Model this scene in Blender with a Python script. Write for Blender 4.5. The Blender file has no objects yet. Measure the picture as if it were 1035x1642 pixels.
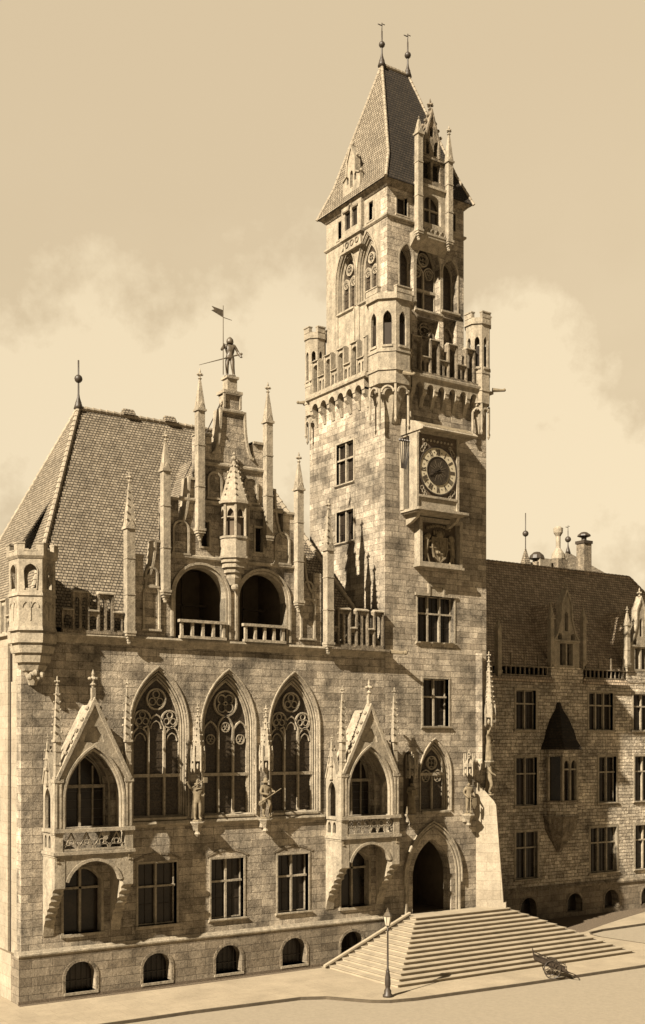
import bpy, bmesh, math, random
from mathutils import Vector, Matrix
from mathutils.geometry import tessellate_polygon
random.seed(4)
PI = math.pi; sc = bpy.context.scene; COL = sc.collection
cos, sin, rad = math.cos, math.sin, math.radians

# ------------------------------------------------------------------ materials
def newmat(name, col, rough=.85, spec=.25):
    m = bpy.data.materials.new(name); m.use_nodes = True
    b = m.node_tree.nodes['Principled BSDF']
    b.inputs['Base Color'].default_value = (*col, 1); b.inputs['Roughness'].default_value = rough
    b.inputs['Specular IOR Level'].default_value = spec
    return m
def wall_coords(nt):
    """x or y (whichever runs along the face) and z, in metres"""
    N, L = nt.nodes, nt.links
    g = N.new('ShaderNodeNewGeometry')
    sp = N.new('ShaderNodeSeparateXYZ'); L.new(g.outputs['Position'], sp.inputs[0])
    sn = N.new('ShaderNodeSeparateXYZ'); L.new(g.outputs['True Normal'], sn.inputs[0])
    ax = N.new('ShaderNodeMath'); ax.operation = 'ABSOLUTE'; L.new(sn.outputs[0], ax.inputs[0])
    ay = N.new('ShaderNodeMath'); ay.operation = 'ABSOLUTE'; L.new(sn.outputs[1], ay.inputs[0])
    gt = N.new('ShaderNodeMath'); gt.operation = 'GREATER_THAN'; L.new(ax.outputs[0], gt.inputs[0]); L.new(ay.outputs[0], gt.inputs[1])
    mx = N.new('ShaderNodeMix'); mx.data_type = 'FLOAT'
    L.new(gt.outputs[0], mx.inputs[0]); L.new(sp.outputs[0], mx.inputs[2]); L.new(sp.outputs[1], mx.inputs[3])
    cb = N.new('ShaderNodeCombineXYZ'); L.new(mx.outputs[0], cb.inputs[0]); L.new(sp.outputs[2], cb.inputs[1])
    return g, cb
def mixcol(nt, mode, fac, a, b):
    n = nt.nodes.new('ShaderNodeMix'); n.data_type = 'RGBA'; n.blend_type = mode
    for s, v in ((0, fac), (6, a), (7, b)):
        if isinstance(v, (int, float)): n.inputs[s].default_value = v
        elif isinstance(v, tuple): n.inputs[s].default_value = (*v, 1)
        else: nt.links.new(v, n.inputs[s])
    return n.outputs[2]
def noise(nt, vec, scale, detail=4, rough=.6):
    n = nt.nodes.new('ShaderNodeTexNoise'); n.inputs['Scale'].default_value = scale
    n.inputs['Detail'].default_value = detail; n.inputs['Roughness'].default_value = rough
    nt.links.new(vec, n.inputs['Vector']); return n.outputs['Fac']
def ramp(nt, f, p0, p1, c0=(0, 0, 0), c1=(1, 1, 1)):
    r = nt.nodes.new('ShaderNodeValToRGB'); e = r.color_ramp.elements
    e[0].position = p0; e[1].position = p1; e[0].color = (*c0, 1); e[1].color = (*c1, 1)
    nt.links.new(f, r.inputs[0]); return r.outputs[0]
def streaks(nt, pos, amt):
    mp = nt.nodes.new('ShaderNodeMapping'); mp.inputs['Scale'].default_value = (3.2, 3.2, .28); nt.links.new(pos, mp.inputs['Vector'])
    return ramp(nt, noise(nt, mp.outputs[0], 1, 5, .6), .42, .68, (1, 1, 1), (1 - amt,) * 3)
def masonry(name, c1, c2, mortar, bw, bh, gap=.012, stain=.5, bump=.5, grain=.35, dist=.0, bd=.05):
    m = newmat(name, c1, .9, .15); nt = m.node_tree; L = nt.links; b = nt.nodes['Principled BSDF']
    g, cb = wall_coords(nt)
    vec = cb.outputs[0]
    if dist:
        nz = nt.nodes.new('ShaderNodeTexNoise'); nz.inputs['Scale'].default_value = 1.6; L.new(g.outputs['Position'], nz.inputs['Vector'])
        va = nt.nodes.new('ShaderNodeVectorMath'); va.operation = 'MULTIPLY_ADD'; va.inputs[1].default_value = (dist, dist, 0)
        L.new(nz.outputs['Color'], va.inputs[0]); L.new(vec, va.inputs[2]); vec = va.outputs[0]
    br = nt.nodes.new('ShaderNodeTexBrick'); L.new(vec, br.inputs['Vector'])
    br.inputs['Scale'].default_value = 1; br.inputs['Brick Width'].default_value = bw; br.inputs['Row Height'].default_value = bh
    br.inputs['Mortar Size'].default_value = gap; br.inputs['Mortar Smooth'].default_value = .3; br.inputs['Bias'].default_value = -.3
    br.inputs['Color1'].default_value = (*c1, 1); br.inputs['Color2'].default_value = (*c2, 1); br.inputs['Mortar'].default_value = (*mortar, 1)
    br.offset = .43; br.squash = .72; br.squash_frequency = 3
    pos = g.outputs['Position']
    s1 = ramp(nt, noise(nt, pos, .45, 6, .7), .36, .66, (1 - stain,) * 3, (1.12,) * 3)
    s2 = ramp(nt, noise(nt, pos, 9, 6, .75), .3, .7, (1 - grain,) * 3, (1 + grain * .7,) * 3)
    c = mixcol(nt, 'MULTIPLY', 1, br.outputs['Color'], s1); c = mixcol(nt, 'MULTIPLY', 1, c, s2)
    # pitted blotches of soot, irregular
    s3 = ramp(nt, noise(nt, pos, 2.6, 7, .8), .52, .68, (1, 1, 1), (1 - stain * .85,) * 3)
    c = mixcol(nt, 'MULTIPLY', 1, c, s3)
    c = mixcol(nt, 'MULTIPLY', 1, c, streaks(nt, pos, .35 * stain))
    sp_ = ramp(nt, noise(nt, pos, 21, 3, .8), .36, .47, (1 - stain * .8,) * 3, (1, 1, 1)); c = mixcol(nt, 'MULTIPLY', 1, c, sp_)
    L.new(c, b.inputs['Base Color'])
    inv = nt.nodes.new('ShaderNodeMath'); inv.operation = 'SUBTRACT'; inv.inputs[0].default_value = 1; L.new(br.outputs['Fac'], inv.inputs[1])
    ad = nt.nodes.new('ShaderNodeMath'); ad.operation = 'MULTIPLY_ADD'; L.new(noise(nt, pos, 7, 7, .75), ad.inputs[0]); ad.inputs[1].default_value = 1.6; L.new(inv.outputs[0], ad.inputs[2])
    bp = nt.nodes.new('ShaderNodeBump'); bp.inputs['Strength'].default_value = bump; bp.inputs['Distance'].default_value = bd
    L.new(ad.outputs[0], bp.inputs['Height']); L.new(bp.outputs[0], b.inputs['Normal'])
    return m
def plain(name, col, scale=3, var=.3, rough=.85, bump=.25, spec=.2, bs=12, dist=.02, streak=0):
    m = newmat(name, col, rough, spec); nt = m.node_tree; L = nt.links; b = nt.nodes['Principled BSDF']
    g = nt.nodes.new('ShaderNodeNewGeometry'); pos = g.outputs['Position']
    s1 = ramp(nt, noise(nt, pos, scale, 7, .7), .3, .7, tuple(x * (1 - var) for x in col), tuple(min(1, x * (1 + var * .5)) for x in col))
    if streak:
        s1 = mixcol(nt, 'MULTIPLY', 1, s1, streaks(nt, pos, streak))
        s1 = mixcol(nt, 'MULTIPLY', 1, s1, ramp(nt, noise(nt, pos, 13, 5, .8), .38, .52, (1 - streak * 1.3,) * 3, (1, 1, 1)))
    L.new(s1, b.inputs['Base Color'])
    if bump:
        bp = nt.nodes.new('ShaderNodeBump'); bp.inputs['Strength'].default_value = bump; bp.inputs['Distance'].default_value = dist
        L.new(noise(nt, pos, bs, 5, .7), bp.inputs['Height']); L.new(bp.outputs[0], b.inputs['Normal'])
    return m
def tiles(name, c1, c2, gapc, w=.21, h=.2, bump=1.0):
    m = newmat(name, c1, .8, .25); nt = m.node_tree; L = nt.links; b = nt.nodes['Principled BSDF']
    g, cb = wall_coords(nt)
    br = nt.nodes.new('ShaderNodeTexBrick'); L.new(cb.outputs[0], br.inputs['Vector'])
    br.inputs['Scale'].default_value = 1; br.inputs['Brick Width'].default_value = w; br.inputs['Row Height'].default_value = h
    br.inputs['Mortar Size'].default_value = .022; br.inputs['Mortar Smooth'].default_value = .9; br.inputs['Bias'].default_value = 0
    br.inputs['Color1'].default_value = (*c1, 1); br.inputs['Color2'].default_value = (*c2, 1); br.inputs['Mortar'].default_value = (*gapc, 1)
    br.offset = .5; br.squash = 1
    s = ramp(nt, noise(nt, g.outputs['Position'], .7, 6, .7), .3, .7, (.72,) * 3, (1.12,) * 3)
    s2 = ramp(nt, noise(nt, g.outputs['Position'], 7, 4, .7), .3, .7, (.7,) * 3, (1.2,) * 3)
    c = mixcol(nt, 'MULTIPLY', 1, mixcol(nt, 'MULTIPLY', 1, br.outputs['Color'], s), s2); L.new(c, b.inputs['Base Color'])
    # saw-tooth rows: each tile tips out at its lower edge
    sz = nt.nodes.new('ShaderNodeSeparateXYZ'); L.new(cb.outputs[0], sz.inputs[0])
    dv = nt.nodes.new('ShaderNodeMath'); dv.operation = 'DIVIDE'; L.new(sz.outputs[1], dv.inputs[0]); dv.inputs[1].default_value = h
    fr = nt.nodes.new('ShaderNodeMath'); fr.operation = 'FRACT'; L.new(dv.outputs[0], fr.inputs[0])
    mu = nt.nodes.new('ShaderNodeMath'); mu.operation = 'MULTIPLY_ADD'; L.new(fr.outputs[0], mu.inputs[0]); mu.inputs[1].default_value = -1
    iv = nt.nodes.new('ShaderNodeMath'); iv.operation = 'SUBTRACT'; iv.inputs[0].default_value = 1; L.new(br.outputs['Fac'], iv.inputs[1]); L.new(iv.outputs[0], mu.inputs[2])
    bp = nt.nodes.new('ShaderNodeBump'); bp.inputs['Strength'].default_value = bump; bp.inputs['Distance'].default_value = .06
    L.new(mu.outputs[0], bp.inputs['Height']); L.new(bp.outputs[0], b.inputs['Normal'])
    return m
ASHLAR = masonry('ashlar sandstone', (0.50, 0.425, 0.325), (0.20, 0.162, 0.118), (0.15, 0.118, 0.078), 1.12, .385, .009, .74, .8)
ASHLAR_T = masonry('tower sandstone', (0.50, 0.425, 0.325), (0.21, 0.17, 0.124), (0.15, 0.118, 0.078), .95, .335, .009, .7, .8)
RUBBLE = masonry('rough sandstone', (.72, .62, .48), (.29, .235, .172), (.15, .12, .08), .5, .23, .016, .6, 1.0, .55, .07, .08)
PLINTH = masonry('plinth sandstone', (.27, .222, .162), (.15, .118, .082), (.10, .078, .055), 1.0, .4, .012, .5, .6)
TRIM = plain('dressed sandstone', (0.30, 0.255, 0.19), 2.2, .42, .9, .8, .15, 9, .04, .26)
TRIMD = plain('weathered carved sandstone', (0.23, 0.188, 0.135), 3, .6, .9, 1.0, .15, 9, .05, .5)
BUTT = masonry('large smooth buttress blocks', (.30, .255, .19), (.26, .215, .155), (.17, .135, .09), 1.3, .55, .008, .25, .35, .2)
CARVE = plain('carved figure stone', (0.160, 0.128, 0.083), 5, .5, .85, .4)
TILE = tiles('beaver tail roof tiles', (.23, .19, .137), (.14, .112, .077), (.012, .009, .006), .19, .155)
TILED = tiles('dark and shade-toned roof tiles', (.034, .025, .016), (.02, .015, .010), (.010, .007, .005), .19, .18)  # darker copy of the roof tile; holds the tower roof's shade in its colour
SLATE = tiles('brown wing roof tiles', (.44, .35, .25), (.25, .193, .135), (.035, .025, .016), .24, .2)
RIDGE = plain('mortared ridge tile', (.25, .21, .155), 4, .4)
GLASS = plain('dark window glass', (.024, .018, .013), .6, .9, .25, 0, .25)
LEAD = plain('leaded stained glass', (.05, .038, .026), 13, .97, .4, .6, .2, 26, .02)
COARSE_BROWN = plain('coarse dark brown', (.13, .10, .07), 14, .6, .95, 1.0, .1, 30, .04)  # coarse dark brown for the wall foot and the ground by the wing
IRON = plain('dark painted iron', (.035, .026, .018), 6, .4, .5, .1, .4)
BRONZE = plain('weathered bronze', (0.083, 0.064, 0.042), 7, .5, .5, .2, .5)
WOOD = plain('dark oak', (.03, .021, .013), 4, .4, .7, .3)
DARKW = plain('shade-toned recess lining', (.085, .064, .043), 2, .3)  # dark colour deepens the shade inside rooms, niches and recesses
PAVE = masonry('pavement flags', (0.275, 0.227, 0.160), (0.250, 0.205, 0.144), (0.186, 0.150, 0.102), 1.1, .9, .008, .12, .2, .12)
STREET = plain('sandy street surface', (.232, .196, .144), 5, .14, .95, .6, .1, 16, .03)
STEP = plain('granite step', (0.269, 0.224, 0.160), 1.3, .25, .85, .3)
KERB = plain('kerb stone', (.075, .058, .038), 2, .4)
DIAL = plain('pale dial enamel', (0.384, 0.333, 0.237), 5, .15, .5, .05)
DIALD = plain('dark dial centre', (.035, .027, .018), 6, .6, .5, .2)
PANEL = plain('painted clock panel', (0.090, 0.067, 0.045), 6, .6, .6, .3)
LAMPG = plain('frosted lamp glass', (0.397, 0.352, 0.269), 5, .15, .25, 0, .5)
def pave_fix():
    for m in (PAVE,):   # flags lie flat: use x, y
        nt = m.node_tree; g = [n for n in nt.nodes if n.type == 'NEW_GEOMETRY'][0]; br = [n for n in nt.nodes if n.type == 'TEX_BRICK'][0]
        nt.links.new(g.outputs['Position'], br.inputs['Vector'])
pave_fix()

# ------------------------------------------------------------------ mesh building
ORG = {}
class Fr:
    """a wall frame: u runs right as seen from outside, v up, w out of the wall"""
    def __init__(s, x=0, y=0, z=0, ang=-90):
        s.o = Vector((x, y, z)); a = rad(ang); s.n = Vector((cos(a), sin(a), 0)); s.u = Vector((-sin(a), cos(a), 0))
    def __call__(s, u, v, w): return s.o + s.u * u + Vector((0, 0, v)) + s.n * w
class World:
    def __call__(s, u, v, w): return Vector((u, v, w))
W = World(); F0 = Fr()
class M:
    def __init__(s, fr=W): s.v = []; s.f = []; s.T = fr
    def add(s, vs, fs):
        n = len(s.v); s.v += [s.T(*p) for p in vs]; s.f += [tuple(i + n for i in f) for f in fs]; return s
    def box(s, a0, a1, b0, b1, c0, c1):
        vs = [(a, b, c) for a in (a0, a1) for b in (b0, b1) for c in (c0, c1)]
        return s.add(vs, [(0, 1, 3, 2), (4, 6, 7, 5), (0, 4, 5, 1), (2, 3, 7, 6), (0, 2, 6, 4), (1, 5, 7, 3)])
    def loft(s, A, B, cap=True):
        n = len(A); fs = [(i, (i + 1) % n, n + (i + 1) % n, n + i) for i in range(n)]
        if cap: fs += [tuple(range(n))[::-1], tuple(range(n, 2 * n))]
        return s.add(list(A) + list(B), fs)
    def prW(s, poly, w0, w1): return s.plate(poly, [], w0, w1)
    def prU(s, poly, u0, u1):      # poly of (v, w)
        return s.loft([(u0, p[0], p[1]) for p in poly], [(u1, p[0], p[1]) for p in poly])
    def prV(s, poly, v0, v1, k=1, c=(0, 0)):      # poly of (u, w), scaled by k at v1
        return s.loft([(p[0], v0, p[1]) for p in poly], [(c[0] + (p[0] - c[0]) * k, v1, c[1] + (p[1] - c[1]) * k) for p in poly])
    def plate(s, outer, holes, w0, w1):
        loops = [outer] + holes
        tri = tessellate_polygon([[Vector((p[0], p[1], 0)) for p in l] for l in loops])
        flat = [p for l in loops for p in l]; n = len(flat)
        vs = [(p[0], p[1], w0) for p in flat] + [(p[0], p[1], w1) for p in flat]
        fs = [tuple(t) for t in tri] + [tuple(i + n for i in t) for t in tri]
        k = 0
        for l in loops:
            m = len(l); fs += [(k + i, k + (i + 1) % m, n + k + (i + 1) % m, n + k + i) for i in range(m)]; k += m
        return s.add(vs, fs)
    def bar(s, path, wd, w0, w1, closed=False):
        n = len(path); P = [Vector((p[0], p[1])) for p in path]; L = []; R = []
        for i in range(n):
            a = P[i - 1] if (i or closed) else P[i]; b = P[(i + 1) % n] if (i < n - 1 or closed) else P[i]
            d1 = (P[i] - a); d2 = (b - P[i])
            if d1.length < 1e-6: d1 = d2
            if d2.length < 1e-6: d2 = d1
            d1.normalize(); d2.normalize(); t = (d1 + d2)
            if t.length < 1e-4: t = d1
            t.normalize(); nn = Vector((-t.y, t.x)); k = wd / 2 / max(.35, nn.dot(Vector((-d1.y, d1.x))))
            L.append(P[i] + nn * k); R.append(P[i] - nn * k)
        vs = []
        for i in range(n): vs += [(L[i].x, L[i].y, w0), (R[i].x, R[i].y, w0), (R[i].x, R[i].y, w1), (L[i].x, L[i].y, w1)]
        fs = []
        for i in range(n if closed else n - 1):
            a = 4 * i; b = 4 * ((i + 1) % n)
            fs += [(a + j, a + (j + 1) % 4, b + (j + 1) % 4, b + j) for j in range(4)]
        if not closed: fs += [(3, 2, 1, 0), (4 * n - 4, 4 * n - 3, 4 * n - 2, 4 * n - 1)]
        return s.add(vs, fs)
    def tube(s, p, q, r0, r1=None, n=8):
        r1 = r0 if r1 is None else r1; p = Vector(p); q = Vector(q); d = (q - p).normalized()
        a = d.orthogonal().normalized(); b = d.cross(a)
        A = [tuple(p + (a * cos(t) + b * sin(t)) * r0) for t in [2 * PI * i / n for i in range(n)]]
        B = [tuple(q + (a * cos(t) + b * sin(t)) * max(r1, .001)) for t in [2 * PI * i / n for i in range(n)]]
        return s.loft(A, B)
    def lathe(s, c, prof, n=12):      # prof of (r, height), axis = the frame's up
        up = 1 if isinstance(s.T, Fr) else 2; vs = []; fs = []
        for r, h in prof:
            for i in range(n):
                t = 2 * PI * (i + .5) / n; x, y = cos(t) * max(r, .001), sin(t) * max(r, .001)
                vs.append((c[0] + x, c[1] + h, c[2] + y) if up == 1 else (c[0] + x, c[1] + y, c[2] + h))
        for k in range(len(prof) - 1):
            for i in range(n): j = (i + 1) % n; fs.append((k * n + i, k * n + j, (k + 1) * n + j, (k + 1) * n + i))
        fs += [tuple(range(n))[::-1], tuple(range((len(prof) - 1) * n, len(prof) * n))]
        return s.add(vs, fs)
    def ball(s, c, r, n=8, sq=1): return s.lathe(c, [(r * sin(PI * k / 6), -r * sq * cos(PI * k / 6)) for k in range(7)], n)
    def build(s, name, mat, parent=None, label=None, smooth=False):
        me = bpy.data.meshes.new(name); o = bpy.data.objects.new(name, me); COL.objects.link(o)
        og = ORG.get(parent.name, Vector((0, 0, 0))) if parent else Vector((0, 0, 0))
        me.from_pydata([tuple(p - og) for p in s.v], [], s.f)
        bm = bmesh.new(); bm.from_mesh(me); bmesh.ops.recalc_face_normals(bm, faces=bm.faces[:]); bm.to_mesh(me); bm.free()
        me.materials.append(mat)
        if smooth: me.polygons.foreach_set('use_smooth', [True] * len(me.polygons))
        if parent: o.parent = parent
        ORG[o.name] = og
        if label: o['label'] = label
        return o
def thing(name, label, cat, loc, group=None):
    o = bpy.data.objects.new(name, None); COL.objects.link(o); o.location = loc; ORG[o.name] = Vector(loc)
    o['label'] = label; o['category'] = cat; o.empty_display_size = .5
    if group: o['group'] = group
    return o
def struct(o): o['kind'] = 'structure'; return o

def arch(cx, hw, vs, rise, n=9):
    """pointed (rise > hw) or round/segmental arch from left spring to right spring"""
    if rise > hw * 1.02:
        R = (hw * hw + rise * rise) / (2 * hw); c = R - hw; a1 = math.acos(c / R) if c < R else 0
        left = [(cx + c - R * cos(a1 * k / n), vs + R * sin(a1 * k / n)) for k in range(n + 1)]
        return left + [(2 * cx - x, y) for x, y in left[-2::-1]]
    R = (hw * hw + rise * rise) / (2 * rise); a = math.asin(min(1, hw / R)); m = 2 * n
    return [(cx + R * sin(-a + 2 * a * k / m), vs + rise - R + R * cos(-a + 2 * a * k / m)) for k in range(m + 1)]
def archhole(cx, hw, v0, vs, rise, n=9): return [(cx - hw, v0)] + arch(cx, hw, vs, rise, n) + [(cx + hw, v0)]
def rect(u0, u1, v0, v1): return [(u0, v0), (u0, v1), (u1, v1), (u1, v0)]
def circ(cx, cy, r, n=16, a0=0): return [(cx + r * cos(a0 + 2 * PI * i / n), cy + r * sin(a0 + 2 * PI * i / n)) for i in range(n)]
def foils(m, cx, cy, r, k, wd, w0, w1, a0=PI / 2):
    m.bar(circ(cx, cy, r, 20), wd, w0, w1, True)
    q = r * .5
    for i in range(k):
        a = a0 + 2 * PI * i / k; m.bar(circ(cx + cos(a) * q * .95, cy + sin(a) * q * .95, q * .72, 10), wd * .55, w0 + .015, w1 - .015, True)

def rect_window(fr, par, u0, u1, v0, v1, nm=1, tr=.62, depth=.3, sur=.1, glass=GLASS, trim=TRIM, proud=.035, sill=True, tops=None):
    m = M(fr)
    m.bar([(u0 - sur / 2, v0), (u0 - sur / 2, v1 + sur / 2), (u1 + sur / 2, v1 + sur / 2), (u1 + sur / 2, v0)], sur, -depth + .02, proud)
    fw = m.build('window', trim, par)
    k = M(fr)
    for i in range(nm):
        x = u0 + (u1 - u0) * (i + 1) / (nm + 1); k.box(x - .055, x + .055, v0, v1, -depth + .04, -depth + .2)
    if tr: t = v0 + (v1 - v0) * tr; k.box(u0, u1, t - .05, t + .05, -depth + .05, -depth + .205)
    # thin glazing bars of the casements
    xs = [u0 + (u1 - u0) * i / (nm + 1) for i in range(nm + 2)]
    k.bar(rect(u0 + .03, u1 - .03, v0 + .03, v1 - .03), .07, -depth + .03, -depth + .09, True)
    k.build('mullion', trim, fw)
    g = M(fr).box(u0 - .01, u1 + .01, v0 - .01, v1 + .01, -depth - .05, -depth + .02); g.build('pane', glass, fw)
    b = M(fr)
    for i in range(nm + 1):
        xm = (xs[i] + xs[i + 1]) / 2
        for fr_ in ((.33,) if tr else (.3, .6)): y = v0 + (v1 - v0) * fr_; b.box(xs[i] + .05, xs[i + 1] - .05, y - .015, y + .015, -depth + .02, -depth + .05)
        b.box(xm - .012, xm + .012, v0 + .05, v1 - .05, -depth + .02, -depth + .048)
    b.build('glazing_bar', WOOD, fw)
    if sill: M(fr).prU([(v0, -depth + .03), (v0, .13), (v0 - .07, .13), (v0 - .16, .02), (v0 - .16, -depth + .03)], u0 - sur - .05, u1 + sur + .05).build('sill', trim, fw)
    return fw
def goth_window(fr, par, cx, hw, v0, vs, rise, lights=2, trans=None, depth=.35, style='foil', orders=2, sill=True, glass=LEAD, trim=TRIM):
    fo = M(fr); ap = lambda h, e=0: [(cx - h, v0)] + arch(cx, h, vs, rise * (h / hw)) + [(cx + h, v0)]
    if orders >= 2:      # grooved jambs: the wall opening is .22 wider than the light
        for o, wd, a, b in ((.025, .05, -depth, -.24), (.075, .05, -depth, -.32), (.12, .04, -depth, -.14), (.16, .04, -depth, -.24), (.2, .045, -depth, -.04), (.29, .055, -.02, .08)): fo.bar(ap(hw + o), wd, a, b)
    else: fo.bar(ap(hw + .05), .09, -depth + .04, .03)
    fo.bar(ap(hw - .04), .07, -depth + .02, -depth + .14)
    f = fo.build('window', trim, par)
    t = M(fr); w0, w1 = -depth + .02, -depth + .15
    step = 2 * hw / lights; vh = vs - .15
    for i in range(1, lights):
        x = cx - hw + step * i
        t.box(x - .055, x + .055, v0, vh + (.1 if lights > 2 else .0), w0, w1 + .02)
    if trans: t.box(cx - hw, cx + hw, trans - .08, trans + .08, w0 - .01, w1 + .05)
    if lights == 3:
        if style == 'foil':
            for i, x in enumerate((cx - step, cx, cx + step)):
                b = vh - .5 if i != 1 else vh + .1
                t.bar(arch(x, step / 2, b, step * .75, 5), .07, w0, w1)
                t.bar(arch(x, step / 3, b - .05, step * .45, 4), .045, w0 + .01, w1 - .02)
            foils(t, cx - step * .86, vh + .52, .43, 3, .08, w0, w1); foils(t, cx + step * .86, vh + .52, .43, 3, .08, w0, w1)
            foils(t, cx, vs + rise * .56, .5, 3, .085, w0, w1)
        else:
            for i, x in enumerate((cx - step, cx, cx + step)):
                b = vh - .55 if i != 1 else vh + .05
                t.bar(arch(x, step / 2, b + (.3 if i != 1 else 0), step * .8, 5), .075, w0, w1)
                foils(t, x, b + (.08 if i != 1 else .1), .24, 3, .05, w0, w1 - .01)
            foils(t, cx, vs + rise * .5, .64, 4, .09, w0, w1, PI / 4)
    elif style == 'plain':
        t.box(cx - .04, cx + .04, v0, vs + rise * .93, w0, w1)
        for x in (cx - hw * .52, cx + hw * .52): t.box(x - .03, x + .03, v0, vs + rise * .6, w0, w1 - .03)
        t.bar(arch(cx, hw - .2, trans + .08, rise * .72, 5), .05, w0, w1 - .02)
    elif lights == 2:
        for x in (cx - step / 2, cx + step / 2):
            t.bar(arch(x, step / 2, vh - .15, step * .62, 5), .07, w0, w1)
            foils(t, x, vh - .02, step * .3, 3, .045, w0, w1 - .01)
        foils(t, cx, vs + rise * .42, hw * .42, 4, .07, w0, w1, PI / 4)
    t.build('tracery', trim, f)
    g = M(fr).plate([(cx - hw - .01, v0)] + arch(cx, hw + .01, vs, rise + .01) + [(cx + hw + .01, v0)], [], -depth - .05, -depth + .03)
    g.build('pane', glass, f)
    l = M(fr); y = v0 + .4
    while y < vs:
        l.box(cx - hw, cx + hw, y - .012, y + .012, -depth + .03, -depth + .055); y += .42
    l.build('leading', IRON, f)
    if sill: M(fr).prU([(v0 + .1, -depth + .03), (v0, .12), (v0 - .1, .12), (v0 - .18, .02), (v0 - .18, -depth + .03)], cx - hw - .15, cx + hw + .15).build('sill', trim, f)
    return f

def finial(m, u, v, w, s=1, n=8):
    """stone cross flower"""
    m.lathe((u, v, w), [(.05 * s, 0), (.06 * s, .06 * s), (.12 * s, .12 * s), (.05 * s, .18 * s), (.045 * s, .3 * s)], n)
    for k in range(4):
        a = PI / 2 * k; m.ball((u + cos(a) * .13 * s, v + .34 * s, w + sin(a) * .13 * s), .075 * s, 6, .8)
    m.lathe((u, v, w), [(.045 * s, .28 * s), (.1 * s, .36 * s), (.045 * s, .44 * s), (.06 * s, .52 * s), (.01, .68 * s)], n)
def pinnacle(fr, par, u, w, v0, v1, v2, wd=.38, crock=False, mat=TRIM, name='pinnacle', fs=1, corbel=True, groove=True):
    """square shaft v0..v1, spirelet up to v2, centre (u, w)"""
    m = M(fr); h = wd / 2; sq = lambda k: [(u - k, w - k), (u + k, w - k), (u + k, w + k), (u - k, w + k)]
    m.prV(sq(h), v0 + .12, v1)
    m.prV(sq(h + .05), v0, v0 + .12)
    H = v1 - v0
    if H > 1.5:
        for t in (.36, .7): m.prV(sq(h + .025), v0 + H * t, v0 + H * t + .05)
    m.prV(sq(h + .07), v1 - .1, v1); vt = v2 - .62 * fs
    for ax in range(4):   # little gablets at the foot of the spirelet
        a = PI / 2 * ax; cu, cw = u + cos(a) * h, w + sin(a) * h; tx, tw = -sin(a), cos(a)
        A = [(cu - tx * h, v1, cw - tw * h), (cu + tx * h, v1, cw + tw * h), (cu, v1 + wd * .95, cw)]
        m.loft(A, [(p[0] + cos(a) * .04, p[1], p[2] + sin(a) * .04) for p in A])
    m.loft([(p[0], v1, p[1]) for p in sq(h + .02)], [(p[0], vt, p[1]) for p in sq(.05)])
    if crock:
        n = max(3, int((vt - v1) / .33))
        for i in range(1, n):
            t = i / n; k = (h + .02) * (1 - t) + .05 * t
            for sx, sw in ((-1, -1), (1, -1), (1, 1), (-1, 1)): m.ball((u + sx * (k + .03), v1 + (vt - v1) * t, w + sw * (k + .03)), .055 * (1.15 - .5 * t), 5)
    finial(m, u, vt, w, .9 * fs)
    if corbel:
        for i, k in enumerate((.0, .06, .11)): m.prV(sq(h + .02 - k), v0 - .12 * (i + 1), v0 - .12 * i)
        m.ball((u, v0 - .42, w), h * .55, 6)
    return m.build(name, mat, par)
def ironfinial(par, x, y, z, h, ball=.3, vane=False, name='roof_finial'):
    m = M().lathe((x, y, z), [(.26, 0), (.2, .2), (.08, .6), (.05, .8), (.045, h * .55), (.045, h), (.01, h + .02)], 8)
    m.ball((x, y, z + h * .62), ball, 12); m.lathe((x, y, z + .25), [(.1, 0), (.17, .1), (.1, .2)], 8)
    if vane:
        m.tube((x, y, z + h), (x, y, z + h + .5), .025); m.box(x - .3, x + .04, y - .012, y + .012, z + h + .3, z + h + .36)
        m.box(x - .02, x + .22, y - .012, y + .012, z + h + .42, z + h + .46)
    return m.build(name, IRON, par, smooth=True)
def ngon(cx, cy, r, n, a0): return [(cx + r * cos(a0 + 2 * PI * i / n), cy + r * sin(a0 + 2 * PI * i / n)) for i in range(n)]
def ploft(m, P, z0, Q, z1): return m.loft([(p[0], p[1], z0) for p in P], [(q[0], q[1], z1) for q in Q])

def battlement(fr, par, u0, u1, v0, vl, vh, pitch, mw, w0, w1, mat=TRIM, start=0):
    """parapet whose merlons are framed, pierced panels, with sloping copings"""
    m = M(fr); cs = []; m.box(u0, u1, v0, v0 + .14, w0, w1 + .06)
    u = u0 + start; prev = u0; outer = []
    def seg(a, b, top, hi):
        if b - a < .05: return
        holes = []
        n = max(1, int(round((b - a) / .42))); st = (b - a) / n
        for i in range(n):
            x = a + st * (i + .5); holes.append(archhole(x, st * .5 - .07, v0 + .22, top - .32, .12, 3))
        m.plate(rect(a, b, v0 + .12, top), holes, w0 + .04, w1 - .04)
        cs.append(M(fr).prU([(top - .002, w0 - .03), (top + .05, w0 - .03), (top + .14, (w0 + w1) / 2), (top + .05, w1 + .07), (top - .002, w1 + .07)], a - .04 * hi, b + .04 * hi))
    while u < u1 - .05:
        seg(prev, u, vl, 0); e = min(u + mw, u1); seg(u, e, vh, 1)
        for x in (u, e): m.box(x - .05, x + .05, v0 + .1, vh, w0 - .01, w1 + .02)
        prev = e; u += pitch
    seg(prev, u1, vl, 0)
    o = m.build('parapet', mat, par); [c.build('coping', TRIM, o) for c in cs]; return o

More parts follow.
